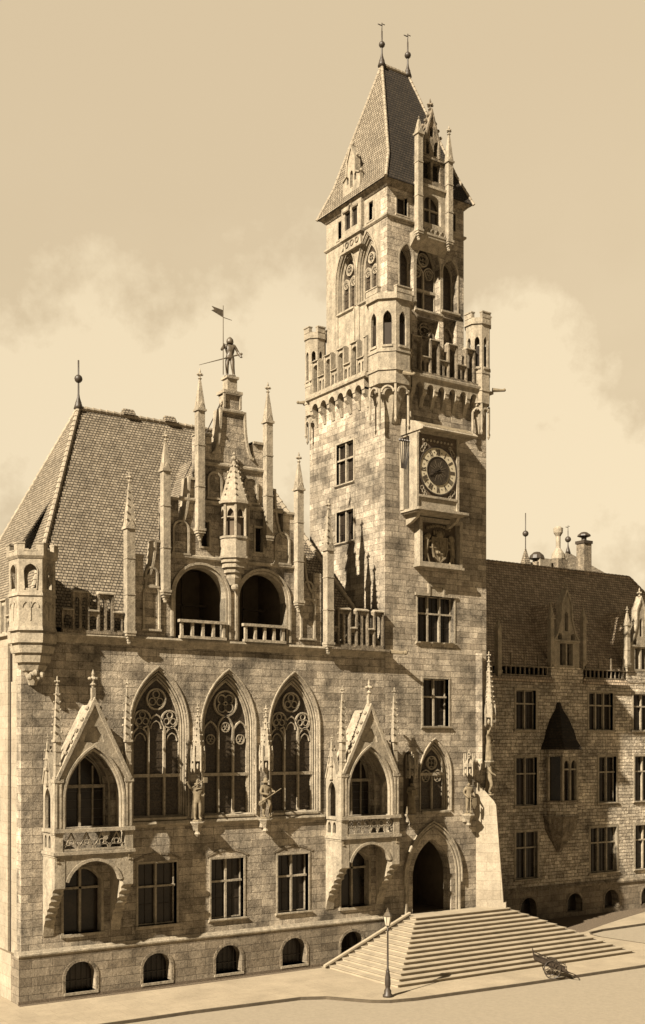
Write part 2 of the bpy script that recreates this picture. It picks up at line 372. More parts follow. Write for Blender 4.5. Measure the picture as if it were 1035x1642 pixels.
# ------------------------------------------------------------------ figures
def figure(name, par, loc, H, yaw, pose={}, mat=CARVE, build=1.0, robe=False):
    """one continuous skinned body; r = its right, f = forward, u = up, in body heights"""
    J = dict(pel=(0, 0, .52, .078), che=(0, 0, .70, .092), nck=(0, 0, .835, .036), hed=(0, .012, .895, .058), top=(0, .005, .955, .045), nose=(0, .07, .9, .012),
             shR=(.115, 0, .79, .046), shL=(-.115, 0, .79, .046), elR=(.17, .0, .64, .033), elL=(-.17, .0, .64, .033),
             haR=(.18, .07, .50, .024), haL=(-.18, .07, .50, .024), hiR=(.055, 0, .5, .066), hiL=(-.055, 0, .5, .066),
             knR=(.065, .025, .28, .047), knL=(-.065, .025, .28, .047), anR=(.065, -.01, .06, .032), anL=(-.065, -.01, .06, .032),
             toR=(.08, .085, .022, .025), toL=(-.08, .085, .022, .025))
    for k, v in pose.items(): J[k] = (*v, J[k][3]) if len(v) == 3 else v
    E = [('pel', 'che'), ('che', 'nck'), ('nck', 'hed'), ('hed', 'top'), ('hed', 'nose'), ('pel', 'hiR'), ('pel', 'hiL'), ('hiR', 'knR'), ('knR', 'anR'), ('anR', 'toR'), ('hiL', 'knL'), ('knL', 'anL'), ('anL', 'toL')]
    for s in 'RL':
        E += [('che', 'sh' + s), ('sh' + s, 'el' + s), ('el' + s, 'ha' + s)]
        e = Vector(J['el' + s][:3]); h = Vector(J['ha' + s][:3]); d = (h - e).normalized(); a = d.cross(Vector((0, 1, .3))).normalized()
        for i in range(5):
            q = h + d * (.05 - .006 * abs(i - 2)) + a * (.012 * (i - 2)) if i < 4 else h + d * .02 + a * .035
            J['f%d%s' % (i, s)] = (*q, .0085); E.append(('ha' + s, 'f%d%s' % (i, s)))
    keys = list(J); idx = {k: i for i, k in enumerate(keys)}
    c, s_ = cos(yaw), sin(yaw); og = ORG.get(par.name, Vector((0, 0, 0))) if par else Vector((0, 0, 0)); vs = []
    for k in keys:
        r, f, u, _ = J[k]; vs.append(Vector(loc) + Vector((f * c + r * s_, f * s_ - r * c, u)) * H - og)
    me = bpy.data.meshes.new(name); me.from_pydata([tuple(v) for v in vs], [(idx[a], idx[b]) for a, b in E], [])
    o = bpy.data.objects.new(name, me); COL.objects.link(o)
    sk = o.modifiers.new('skin', 'SKIN'); o.modifiers.new('sub', 'SUBSURF').levels = 1
    for i, k in enumerate(keys): d = me.skin_vertices[0].data[i]; d.radius = (J[k][3] * H * build,) * 2; d.use_root = (k == 'pel')
    bpy.context.view_layer.update()
    ev = o.evaluated_get(bpy.context.evaluated_depsgraph_get()); nm = bpy.data.meshes.new_from_object(ev)
    o.modifiers.clear(); o.data = nm; nm.materials.clear(); nm.materials.append(mat); nm.polygons.foreach_set('use_smooth', [True] * len(nm.polygons))
    if par: o.parent = par
    ORG[o.name] = og
    return o

# ------------------------------------------------------------------ measured layout
ZC = 17.0                         # main string course
CX = 11.12                        # axis of the gable
TX0, TX1, TD = 20.9, 28.4, 7.6    # tower lower shaft
# ---- the main block
TH = thing('town_hall', 'pale sandstone Gothic block with steep tiled roof and stepped gable left of the clock tower', 'building', (0, 0, 0))
xw = [7.05, 10.95, 14.92]; gw = [(5.92, 8.0), (9.93, 11.82), (13.88, 15.8)]
BX = [3.07, 18.85]
cell = [2.95, 6.9, 10.9, 14.85, 18.6]
holes = [archhole(x, .77, .28, 1.1, .62, 5) for x in cell]
M(F0).plate(rect(-.04, 20.85, 0, 2.14), holes, -.9, .1).build('plinth', PLINTH, TH)
M(F0).box(-.08, 20.85, 0, .16, .1, .15).build('bottom_course', COARSE_BROWN, TH)  # darker bottom course along the wall
M(F0).prU([(2.14, -.5), (2.12, .12), (2.2, .17), (2.27, .17), (2.3, .12), (2.42, .06), (2.42, -.5)], -.07, 20.86).build('plinth_moulding', TRIM, TH)
holes = [rect(a, b, 3.05, 6.08) for a, b in gw] + [archhole(x, 1.52, 8.3, 12.75, 2.42 * 1.52 / 1.3) for x in xw]
for b in BX: holes += [archhole(b, .95, 3.0, 5.5, .55, 5), archhole(b, 1.3, 8.0, 9.7, 1.95)]
M(F0).plate(rect(.1, 20.88, 2.42, ZC), holes, -.6, .0).build('front_wall', ASHLAR, TH)
for x in cell:
    f = M(F0).bar([(x - .83, .26)] + arch(x, .83, 1.1, .66, 5) + [(x + .83, .26)], .14, .02, .13).build('cellar_window', TRIMD, TH)
    M(F0).box(x - .8, x + .8, .2, 1.8, -.62, -.5).build('pane', GLASS, f)
    g = M(F0)
    for i in range(-2, 3): g.box(x + i * .28 - .012, x + i * .28 + .012, .28, 1.6, -.42, -.4)
    g.box(x - .75, x + .75, .7, .73, -.43, -.4); g.build('grille', IRON, f)
    M(F0).prU([(.28, -.5), (.28, .18), (.16, .18), (.16, -.5)], x - .85, x + .85).build('sill', TRIM, f)
for a, b in gw:
    w = rect_window(F0, TH, a, b, 3.05, 6.08, 1, .62, .38)
    M(F0).bar(arch((a + b) / 2, (b - a) / 2 + .25, 6.22, .32, 5), .12, .0, .035).build('relieving_arch', TRIMD, w)
for i, x in enumerate(xw): goth_window(F0, TH, x, 1.3, 8.3, 12.75, 2.42, 3, 10.35, .45, 'foil' if i != 1 else 'wheel', 3)
M(F0).prU([(8.1, -.1), (8.12, .16), (8.0, .2), (7.9, .14), (7.82, .0), (7.82, -.1)], 5.2, 16.75).build('sill_course', TRIM, TH)
for b in BX:
    goth_window(F0, TH, b, 1.3, 8.0, 9.7, 1.95, 2, 9.9, .5, 'plain', 1, False, GLASS)
    f = M(F0).bar([(b - 1.0, 3.0)] + arch(b, 1.0, 5.5, .58, 5) + [(b + 1.0, 3.0)], .12, -.45, .03)
    f.box(b - .06, b + .06, 3, 6, -.45, -.3); f.box(b - .95, b + .95, 5.05, 5.16, -.45, -.3); f = f.build('window', TRIM, TH)
    M(F0).box(b - 1, b + 1, 3, 6.1, -.52, -.44).build('pane', GLASS, f)
    M(F0).prU([(3.0, -.4), (3.0, .1), (2.86, .1), (2.86, -.4)], b - 1.1, b + 1.1).build('sill', TRIM, f)
# cornice
M(F0).prU([(ZC - .35, -.3), (ZC - .35, .03), (ZC - .18, .1), (ZC - .1, .22), (ZC, .28), (ZC + .1, .24), (ZC + .12, -.3)], .6, 20.86).build('cornice', TRIM, TH)
# left side wall with its stepped corner pilaster
FL = Fr(.1, 0, 0, 180)
m = M(FL).box(-14, -.61, 0, ZC, -.6, -.12).box(-.61, -.012, 0, ZC - .4, -.3, -.004); m.box(-1.35, -.6, 0, ZC - 2.2, -.12, .0); m.box(-3.6, -1.75, 0, ZC - .3, -.12, .02); m.box(-13.9, -11, 0, ZC, -.12, .0)
m.box(-14, -.9, 0, 2.2, -.1, .16); m.build('side_wall', BUTT, TH)
M(FL).box(-1.6, -1.5, 0, ZC - .5, -.1, -.02).build('drainpipe', IRON, TH)
M().box(.12, 20.8, 13.4, 14, 0, ZC).build('rear_wall', ASHLAR, TH)
# roof: hipped, ridge along X
E0, R0, HX, RZ = 17.35, 5.73, 20.75, 29.8
rx0, rx1 = .35, HX
A = [(rx0, .3, E0), (rx1, .3, E0), (rx1, 13.8, E0), (rx0, 13.8, E0)]; B = [(5.73, 7, RZ), (15.2, 7, RZ)]
m = M().add(A + B, [(1, 2, 5), (2, 3, 4, 5), (3, 0, 4)])
yz = lambda z: .3 + (z - E0) / (RZ - E0) * 6.7
fp = [(rx0, E0), (7.55, E0), (7.55, 21.3), (14.7, 21.3), (14.7, E0), (rx1, E0), (15.2, RZ), (5.73, RZ)]      # front slope, cut out round the loggia
m.add([(x, yz(z), z) for x, z in fp], [tuple(t) for t in tessellate_polygon([[Vector((x, z, 0)) for x, z in fp]])])
roof = m.build('roof', TILE, TH)
m = M()
for p, q in ((A[0], B[0]), (A[3], B[0]), (B[0], B[1]), (A[1], B[1]), (A[2], B[1])):
    p = Vector(p); q = Vector(q); n = int((q - p).length / .38)
    for i in range(n):
        a = p.lerp(q, i / n); b = p.lerp(q, (i + 1.08) / n); m.tube(a + Vector((0, 0, .02)), b + Vector((0, 0, -.01)), .15, .12, 8)
m.build('ridge_tiles', RIDGE, roof)
for x in (8.6, 11.1):
    m = M(); m.prU  # low hooded vents on the ridge
    m.loft([(x - .35, 6.7, RZ + .05), (x + .35, 6.7, RZ + .05), (x + .35, 7.3, RZ + .05), (x - .35, 7.3, RZ + .05)], [(x - .3, 6.9, RZ + .38), (x + .3, 6.9, RZ + .38), (x + .3, 7.1, RZ + .38), (x - .3, 7.1, RZ + .38)])
    m.build('ridge_vent', TILE, roof)
ironfinial(roof, 5.73, 7, RZ - .05, 2.6, .22); ironfinial(roof, 15.2, 7, RZ - .05, 1.2, .12)
# shed dormer on the left hip (slope rises along +x)
def hip_z(x): return E0 + (x - rx0) / (5.73 - rx0) * (RZ - E0)
m = M(); x0, y0, y1 = 1.85, 4.3, 6.2; zb = hip_z(x0)
m.loft([(x0, y0 + .3, zb - .1), (x0, y1 - .3, zb - .1), (x0, y1 - .3, zb + .75), (x0, y0 + .3, zb + .75)], [(x0 + 1.2, y0 + .3, zb + .9), (x0 + 1.2, y1 - .3, zb + .9), (x0 + 1.2, y1 - .3, zb + 1.2), (x0 + 1.2, y0 + .3, zb + 1.2)])
d = m.build('dormer', WOOD, roof)
M().loft([(x0 - .4, y0, zb + .62), (x0 - .4, y1, zb + .62), (x0 - .4, y1, zb + .74), (x0 - .4, y0, zb + .74)], [(x0 + 1.5, y0 + .5, zb + 3.3), (x0 + 1.5, y1 - .5, zb + 3.3), (x0 + 1.5, y1 - .5, zb + 3.45), (x0 + 1.5, y0 + .5, zb + 3.45)]).build('dormer_roof', TILE, roof)
# cross roof behind the gable
m = M(); gz = 27.2; ye = .45; k = (gz - E0) / (RZ - E0) * 6.7 + .3
m.add([(CX - 3.5, ye, 21.3), (CX + 3.5, ye, 21.3), (CX, ye, gz), (CX - 3.5, 2.9, 21.3), (CX + 3.5, 2.9, 21.3), (CX, k + .3, gz)], [(0, 1, 2), (0, 2, 5, 3), (1, 4, 5, 2), (3, 5, 4)])
m.build('cross_roof', TILE, roof)

# ---- stepped gable
def gside(s):
    P = [(-5.45, ZC), (-5.45, 21.0), (-4.95, 21.0), (-4.95, 19.9)]
    P += [(-4.95 + .6 * sin(t), 19.9 + 1.9 * (1 - cos(t))) for t in [PI / 2 * i / 6 for i in range(1, 7)]] + [(-3.85, 21.8), (-3.85, 24.0), (-3.05, 24.0), (-3.05, 22.7)]
    P += [(-3.05 + .55 * sin(t), 22.7 + 2.4 * (1 - cos(t))) for t in [PI / 2 * i / 6 for i in range(1, 7)]] + [(-2.0, 25.1), (-2.0, 27.4), (-1.2, 27.4), (-1.2, 26.5)]
    P += [(-1.2 + .5 * sin(t), 26.5 + 2.3 * (1 - cos(t))) for t in [PI / 2 * i / 6 for i in range(1, 7)]] + [(-.45, 28.8), (-.45, 29.7)]
    return [(CX + x, z) for x, z in P] if s < 0 else [(CX - x, z) for x, z in P[::-1]]
out = gside(-1) + gside(1)
AR = [(9.3, 1.42), (12.92, 1.42)]
holes = [[(a - r, 17.15)] + arch(a, r, 19.3, r * .99, 8) + [(a + r, 17.15)] for a, r in AR]
sw_ = [(9.55, .28), (12.7, .28)]; holes += [rect(x - r, x + r, 21.75, 23.1) for x, r in sw_]
GAB = M(F0).plate([(p[0], p[1] + .1 if p[1] == ZC else p[1]) for p in out], holes, -.5, .08).build('gable', ASHLAR, TH)
# copings along steps and curves
op = out[1:-1]; run = []
for i in range(len(op)):      # each step and each sweep gets its own coping
    if run and abs(op[i][0] - run[-1][0]) < .001:
        if len(run) > 1: M(F0).bar(run, .12, -.56, .19).build('coping', TRIM, GAB)
        run = []
    run.append(op[i])
# strings
for z, x0, x1 in ((21.2, -3.9, 3.9), (24.05, -3.0, 3.0), (26.0, -1.9, 1.9), (28.8, -.62, .62)):
    M(F0).prU([(z, .05), (z - .12, .1), (z - .05, .2), (z + .05, .2), (z + .12, .08), (z + .12, .05)], CX + x0, CX + x1).build('string_course', TRIM, GAB)
# blind arches
for cx_, hw, v0, vs, r in ((-2.95, .42, 21.35, 22.5, .42), (2.95, .42, 21.35, 22.5, .42), (-4.55, .42, 17.5, 19.2, .42), (4.55, .42, 17.5, 19.2, .42), (-1.05, .38, 24.3, 25.2, .36), (1.05, .38, 24.3, 25.2, .36), (-4.55, .3, 19.6, 20.2, .3), (4.55, .3, 19.6, 20.2, .3)):
    m = M(F0); m.bar([(CX + cx_ - hw, v0)] + arch(CX + cx_, hw, vs, r, 5) + [(CX + cx_ + hw, v0)], .1, .06, .2)
    m.box(CX + cx_ - hw - .1, CX + cx_ + hw + .1, v0 - .1, v0, .06, .22); m.build('blind_arch', TRIM, GAB)
for x in (-.55, .4): M(F0).box(CX + x, CX + x + .1, 28.95, 29.65, .07, .18).build('pilaster_strip', TRIM, GAB)
for x, r in sw_:
    w = M(F0).bar(rect(x - r, x + r, 21.75, 23.1), .1, -.1, .12, True).build('gable_window', TRIM, GAB); M(F0).box(x - r, x + r, 21.75, 23.1, -.4, -.3).build('pane', GLASS, w)
for (a, r), (b0, b1) in zip(AR, ((8.05, 10.65), (11.7, 14.2))):
    m = M(F0)
    for h, w0, w1 in ((r + .06, -.5, .12), (r + .2, .0, .2)): m.bar([(a - h, 17.2)] + arch(a, h, 19.3, h * .99, 8) + [(a + h, 17.2)], .12, w0, w1)
    L = m.build('loggia_arch', TRIM, GAB)
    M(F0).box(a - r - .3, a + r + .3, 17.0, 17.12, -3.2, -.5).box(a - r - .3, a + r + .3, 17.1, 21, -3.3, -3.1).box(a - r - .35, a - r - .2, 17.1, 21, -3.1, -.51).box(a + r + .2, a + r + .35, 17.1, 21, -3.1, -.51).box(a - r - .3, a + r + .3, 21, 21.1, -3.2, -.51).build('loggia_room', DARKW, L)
    M(F0).box(a - .05, a + .05, 17.2, 20.6, -2.0, -1.9).box(a - r, a + r, 19.0, 19.1, -2.0, -1.9).build('glazed_screen', WOOD, L)
    m = M(F0).box(b0, b1, 17.12, 17.26, .08, .34).box(b0 - .05, b1 + .05, 17.92, 18.06, .06, .36); n = 5
    for i in range(n): x = b0 + .12 + (b1 - b0 - .24) * i / (n - 1); m.box(x - .07, x + .07, 17.26, 17.92, .14, .28)
    m.build('balustrade', TRIM, GAB)
# tall shafts of the gable
for s in (-1, 1):
    pinnacle(F0, TH, CX + s * 1.98, .3, 22.5, 28.55, 30.6, .38)
    pinnacle(F0, TH, CX + s * 3.88, .3, 19.3, 25.3, 27.25, .38)
    pinnacle(F0, TH, CX + s * 5.78, .28, 17.2, 22.3, 25.0, .42, True)
# angular tabernacle on the gable axis
m = M(); cx_, cy_ = CX, -.25; oc = lambda r: ngon(cx_, cy_, r, 8, PI / 8)
TAB = ploft(m, oc(.78), 21.35, oc(.78), 22.25).build('tabernacle', TRIM, GAB)
m = M()
for z0, z1, r in ((21.25, 21.35, .86), (21.05, 21.25, .76), (20.8, 21.05, .66), (20.55, 20.8, .52), (20.3, 20.55, .38)): ploft(m, oc(r), z0, oc(r), z1)
for z0, z1, r in ((22.25, 22.36, .84), (24.0, 24.14, .9)): ploft(M(), oc(r), z0, oc(r), z1).build('tabernacle_cornice', TRIM, TAB)
ploft(m, oc(.22), 19.95, oc(.38), 20.3); m.ball((cx_, cy_ - .1, 19.85), .2, 8)
m.build('tabernacle_corbel', TRIM, TAB)
m = M()
for i in range(8):
    a = PI / 8 + PI / 4 * i; x, y = cx_ + .72 * cos(a), cy_ + .72 * sin(a); m.lathe((x, y, 22.36), [(.075, 0), (.075, 1.65)], 6)
    fr = Fr(cx_, cy_, 0, math.degrees(a) + 22.5); c = .78 * cos(PI / 8)
    m2 = M(fr).plate(rect(-.28, .28, 23.3, 24.0), [[(-.17, 23.35)] + arch(0, .17, 23.45, .3, 4) + [(.17, 23.35)]], c - .16, c - .06); m.v += [] ; n0 = len(m.v); m.v += m2.v; m.f += [tuple(j + n0 for j in f) for f in m2.f]
m.build('tabernacle_column', TRIM, TAB)
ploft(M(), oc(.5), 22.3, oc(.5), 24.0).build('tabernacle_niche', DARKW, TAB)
m = M(); ploft(m, oc(.84), 24.14, oc(.05), 26.3)
for i in range(8):
    a = PI / 8 + PI / 4 * i
    for k in range(1, 7): t = k / 7; r = .84 * (1 - t) + .05 * t + .03; m.ball((cx_ + r * cos(a), cy_ + r * sin(a), 24.14 + 2.16 * t), .06, 5)
finial(m, cx_, cy_, 26.25, .8) if False else m.ball((cx_, cy_, 26.4), .14, 6); m.ball((cx_, cy_, 26.62), .08, 6)
m.build('tabernacle_spire', TRIM, TAB)
# gable head pedestal
M(F0).box(CX - .55, CX + .55, 29.7, 29.85, -.6, .2).box(CX - .28, CX + .28, 29.85, 30.48, -.42, .08).box(CX - .36, CX + .36, 30.48, 30.6, -.5, .16).build('statue_pedestal', TRIM, GAB)
m = M()      # iron stays
m.tube((CX - .3, .3, 29.6), (CX - 1.9, 1.5, 25.5), .03, .03, 5); m.build('iron_stay', IRON, GAB)

# ---- parapets either side of the gable
battlement(F0, TH, 2.0, 5.05, ZC + .1, 18.15, 19.0, 1.25, .72, .0, .22, TRIMD, .55)
battlement(F0, TH, 17.25, 20.6, ZC + .1, 18.15, 19.15, 1.2, .75, .0, .24, TRIMD, .35)
m = M(); m.box(17.0, 20.9, -.5, -.02, ZC - .02, ZC + .1); m.prU
m.build('gutter_ledge', TRIMD, TH)
m = M().tube((21.0, -.35, ZC + .0), (21.5, -.9, ZC - .08), .13, .09, 6); m.ball((21.58, -.98, ZC - .07), .13, 6); m.build('gargoyle', CARVE, TH)

battlement(FL, TH, -13.6, -1.3, ZC + .0, 17.9, 18.7, 1.3, .75, -.25, .0, TRIM, .4)
# ---- hexagonal corner turret
cx_, cy_ = .62, -.02; a0 = rad(5 - 30); TK = .93; hx = lambda r: ngon(cx_, cy_, r * TK, 6, a0)
m = M(); ploft(m, hx(1.12), 17.25, hx(1.12), 18.65)
TUR = m.build('corner_turret', TRIM, TH)
m = M()
for z0, z1, r0, r1 in ((17.05, 17.25, 1.2, 1.14), (16.92, 17.05, 1.05, 1.05), (16.5, 16.92, 1.16, 1.2), (16.38, 16.5, .98, .98), (16.05, 16.38, 1.02, 1.1), (15.93, 16.05, .84, .84), (15.62, 15.93, .86, .94), (15.5, 15.62, .66, .66), (15.25, 15.5, .6, .74), (14.6, 15.25, .2, .5)): ploft(m, hx(r0), z0, hx(r1), z1)
for k in range(5): m.ball((cx_ - .3 + .14 * k, cy_ - .5 + .07 * (k % 2), 14.95 + .1 * (k % 3)), .16, 6)
m.build('corbel', TRIM, TUR)
for r0, z0_, r1, z1_ in ((1.2, 18.62, 1.16, 18.75), (1.16, 20.3, 1.26, 20.42)): ploft(M(), hx(r0), z0_, hx(r1), z1_).build('turret_moulding', TRIM, TUR)
for i in range(6):
    an = 5 + 60 * i; fr = Fr(cx_, cy_, 0, an); c = 1.12 * TK * cos(PI / 6)
    fp = M(fr).plate(rect(-.52, .52, 18.75, 20.32), [archhole(0, .3, 18.95, 19.7, .36, 4)], c - .2, c)
    fp.bar([(-.27, 18.9)] + arch(0, .32, 19.7, .38, 4) + [(.27, 18.9)], .05, c - .02, c + .04)
    fp.build('lantern_side', TRIM, TUR)
    t = M(fr); w_ = .585
    t.box(-w_, w_, 20.42, 20.62, c - .1, c + .1); t.box(-w_, -w_ + .34, 20.62, 20.95, c - .1, c + .1); t.box(w_ - .34, w_, 20.62, 20.95, c - .1, c + .1)
    t.box(-w_, -w_ + .36, 20.95, 21.01, c - .13, c + .13); t.box(w_ - .36, w_, 20.95, 21.01, c - .13, c + .13); t.box(-.3, .3, 20.62, 20.68, c - .12, c + .12)
    t.build('crenellation', TRIM, TUR)
    b = M(fr); b.bar(arch(-.2, .16, 18.1, .25, 4), .05, c, c + .04).bar(arch(.2, .16, 18.1, .25, 4), .05, c, c + .04); b.box(-.03, .03, 17.5, 18.35, c, c + .035); b.build('blind_tracery', TRIM, TUR)

# ---- balconied loggias
def loggia(cx, kind):
    D = 1.5; x0, x1 = cx - 1.95, cx + 1.9; B = M(F0)
    B.box(x0 - .08, x1 + .08, 6.86, 7.0, .03, D + .1).box(x0 - .03, x1 + .03, 6.76, 6.86, .03, D + .03)
    root = B.build('balcony', TRIM, TH)
    for a, b in ((x0, x0 + .5), (x1 - .5, x1)):
        P = [(6.76, .02), (6.76, D), (5.35, D)]; w = D
        for k in range(5):
            z = 5.35 - .31 * k; P += [(z - .02, w - .02), (z - .1, w - .2), (z - .2, w - .06 - .2), (z - .31, w - .24)]; w -= .23
        P += [(3.5, .16), (3.0, .03), (3.0, .02)]
        M(F0).prU(P, a, b).build('bracket', TRIM, root)
    M(F0).plate([(x0 + .5, 5.35)] + [(x0 + .5, 6.76), (x1 - .5, 6.76), (x1 - .5, 5.35)] + arch(cx - .02, (x1 - x0) / 2 - .52, 5.6, .95, 8)[::-1], [], D - .35, D - .02).bar(arch(cx - .02, (x1 - x0) / 2 - .6, 5.62, .97, 8), .14, D - .3, D + .03).build('arched_soffit', TRIM, root)
    for x in (x0 + .16, x1 - .16): M(F0).lathe((x, 6.4, D - .1), [(.05, 0), (.16, .12), (.12, .2), (.2, .36)], 8).build('corbel_boss', CARVE, root)
    # balustrade
    m = M(F0).box(x0 + .3, x1 - .3, 7.02, 7.12, D - .14, D - .02).box(x0 - .06, x1 + .06, 7.88, 8.04, D - .2, D + .1)
    m.box(x0 - .06, x0 + .2, 7.88, 8.04, .03, D - .2).box(x1 - .2, x1 + .06, 7.88, 8.04, .03, D - .2)
    w0, w1 = D - .12, D - .04; n = 4 if kind == 0 else 6; st = (x1 - x0 - .9) / n
    for i in range(n):
        a = x0 + .45 + st * i
        if kind == 0:
            m.bar([(a + .02, 7.12), (a + st / 2, 7.84), (a + st - .02, 7.12)], .05, w0, w1); m.bar([(a, 7.3), (a + st, 7.3)], .05, w0, w1)
            m.bar([(a + st * .5, 7.86), (a + st, 7.15), (a + st * 1.3, 7.5)], .035, w0 + .01, w1) if i < n - 1 else None
            m.bar(circ(a + st / 2, 7.42, .12, 10), .04, w0, w1, True)
        else:
            m.box(a - .025, a + .025, 7.12, 7.88, w0, w1); foils(m, a + st / 2, 7.64, st * .36, 4, .04, w0, w1); m.bar(arch(a + st / 2, st * .42, 7.2, .25, 4), .04, w0, w1)
            m.bar([(a, 7.42), (a + st, 7.42)], .04, w0, w1)
    if kind == 0:
        q = x0 + .45 + st * 2.75
        for dx, dz in ((-.1, .1), (.1, .1), (0, -.08)): m.prW(circ(q + dx, 7.66 + dz, .11, 10), w0, w1 + .05)
    m.build('balustrade', TRIM, root)
    # side balustrade panel, side arch and its gablet
    for sx, xx, ang in ((-1, x0, 180), (1, x1, 0)):
        fr = Fr(xx, 0, 0, ang); s = 1 if sx < 0 else -1; U = lambda u: sorted((s * u, s * (u + 0)))[0]
        ua, ub = (0, D - .4) if s > 0 else (-(D - .4), 0); mid = (ua + ub) / 2
        t = M(fr).plate(rect(ua, ub, 7.0, 7.88), [archhole(mid + k, .14, 7.15, 7.55, .2, 3) for k in (-.24, .24)], -.16, -.03)
        t.plate([(ua, 8.04), (ua, 10.0), (mid, 11.6), (ub, 10.0), (ub, 8.04), (mid + .36, 8.04)] + arch(mid, .36, 9.3, .6, 5)[::-1] + [(mid - .36, 8.04)], [], -.2, -.03)
        t.bar([(ua, 10.05), (mid, 11.7), (ub, 10.05)], .08, -.24, .03)
        t.build('side_arch', TRIM, root)
    # corner piers
    for x in (x0, x1 - .4):
        m = M(F0).box(x, x + .4, 7.0, 10.25, D - .4, D); m.box(x - .04, x + .44, 7.8, 8.06, D - .44, D + .05); m.box(x - .03, x + .43, 10.15, 10.3, D - .43, D + .04)
        m.box(x + .07, x + .12, 8.1, 10.1, D, D + .03); m.box(x + .28, x + .33, 8.1, 10.1, D, D + .03)
        m.build('pier', TRIM, root)
    # front arch with gable
    hw = 1.44; xa, xb = x0 + .4, x1 - .4; c = (x0 + x1) / 2
    outl = [(xa, 8.04), (xa, 10.3), (x0 + .18, 10.3), (c, 13.75), (x1 - .18, 10.3), (xb, 10.3), (xb, 8.04), (c + hw - .02, 8.04)] + arch(c, hw - .02, 9.35, 2.4, 9)[::-1] + [(c - hw + .02, 8.04)]
    tri = [(c - .5, 12.0), (c - .42, 12.3), (c - .12, 12.72), (c + .12, 12.72), (c + .42, 12.3), (c + .5, 12.0), (c + .2, 11.98), (c, 11.92), (c - .2, 11.98)]
    m = M(F0).plate(outl, [tri], D - .36, D - .06); m.box(c - .52, c + .52, 11.9, 12.8, D - .3, D - .2)
    for h, wd, a, b in ((hw + .04, .1, D - .3, D + .02), (hw - .06, .08, D - .3, D - .1)): m.bar([(c - h, 8.04)] + arch(c, h, 9.35, 2.4 * h / hw, 9) + [(c + h, 8.04)], wd, a, b)
    m.build('gabled_arch', TRIM, root)
    m = M(F0).bar([(x0 + .12, 10.3), (c, 13.9), (x1 - .12, 10.3)], .15, D - .42, D + .06)
    for s in (-1, 1):
        for k in range(1, 7):
            t = k / 7; m.ball((c + s * ((x1 - x0) / 2 - .1) * (1 - t) + s * .06, 10.35 + 3.6 * t + .12, D - .1), .1, 6)
    m.box(c - .09, c + .09, 13.8, 14.5, D - .27, D - .09); finial(m, c, 14.5, D - .18, 1.25)
    m.build('crocketed_verge', TRIM, root)
    m = M(F0)     # pitched stone roof back to the wall
    for s in (-1, 1):
        e = c + s * ((x1 - x0) / 2 - .15)
        m.prW([(c, 13.72), (e, 10.28), (e - s * .18, 10.2), (c, 13.4)], .02, D - .42)
        for t in (0.06, .9): q = .92 * t; m.prW([(c + (e - c) * q, 13.72 - 3.44 * q + .05), (c + (e - c) * (q + .06), 13.72 - 3.44 * (q + .06) + .05), (c + (e - c) * (q + .06), 13.72 - 3.44 * (q + .06) - .02), (c + (e - c) * q, 13.72 - 3.44 * q - .02)], .03, D - .44)
    m.build('loggia_roof', TRIM, root)
    for x in (x0 + .2, x1 - .2): pinnacle(F0, root, x, D - .2, 10.3, 12.1, 15.0, .26, True, TRIM, 'pinnacle', .8, False)
    pinnacle(F0, root, x0 + .05, .55, 10.0, 10.8, 12.4, .18, True, TRIM, 'pinnacle', .6, False)
loggia(BX[0], 0); loggia(BX[1], 1)

# ---- canopies and consoles for the statues between the windows
def canopy(fr, par, u, v, top, w=.35, r=.32, con=None):
    m = M(fr); sq = [(u + r * cos(t), w + r * sin(t)) for t in [PI / 6 + PI / 3 * i for i in range(6)]]
    m.prV(sq, v + .55, v + .75, 1.08, (u, w))
    for i in range(6):
        t = PI / 6 + PI / 3 * i; x, y = u + r * cos(t), w + r * sin(t)
        m.lathe((x, v, y), [(.02, 0), (.06, .1), (.05, .6), (.07, .85), (.02, 1.35)], 5)
        t2 = t + PI / 6; x2, y2 = u + r * .87 * cos(t2), w + r * .87 * sin(t2); m.ball((x2, v + .3, y2), .07, 5, 2.2)
    m.prV(sq, v + .75, top - .5, .12, (u, w))
    n = int((top - .5 - v - .75) / .28)
    for k in range(n):
        q = (k + .5) / n; rr = r * (1 - q * .88) + .03
        for i in range(6): t = PI / 6 + PI / 3 * i; m.ball((u + rr * cos(t), v + .75 + (top - 1.25 - v) * q, w + rr * sin(t)), .045, 5)
    finial(m, u, top - .5, w, .7)
    m.box(u - .08, u + .08, v + .5, top - 1.2, 0, w)
    m.build('statue_canopy', TRIM, par)
    if con: M(fr).lathe((u, con, w - .05), [(.05, -.75), (.16, -.62), (.1, -.5), (.2, -.3), (.3, -.16), (.38, -.06), (.38, 0)], 8).box(u - .2, u + .2, con - .45, con - .02, 0, w - .1).build('statue_console', TRIM, par)
canopy(F0, TH, 8.98, 10.5, 13.95, .4, .32, 8.05)
canopy(F0, TH, 12.93, 10.5, 13.95, .4, .32, 8.05)

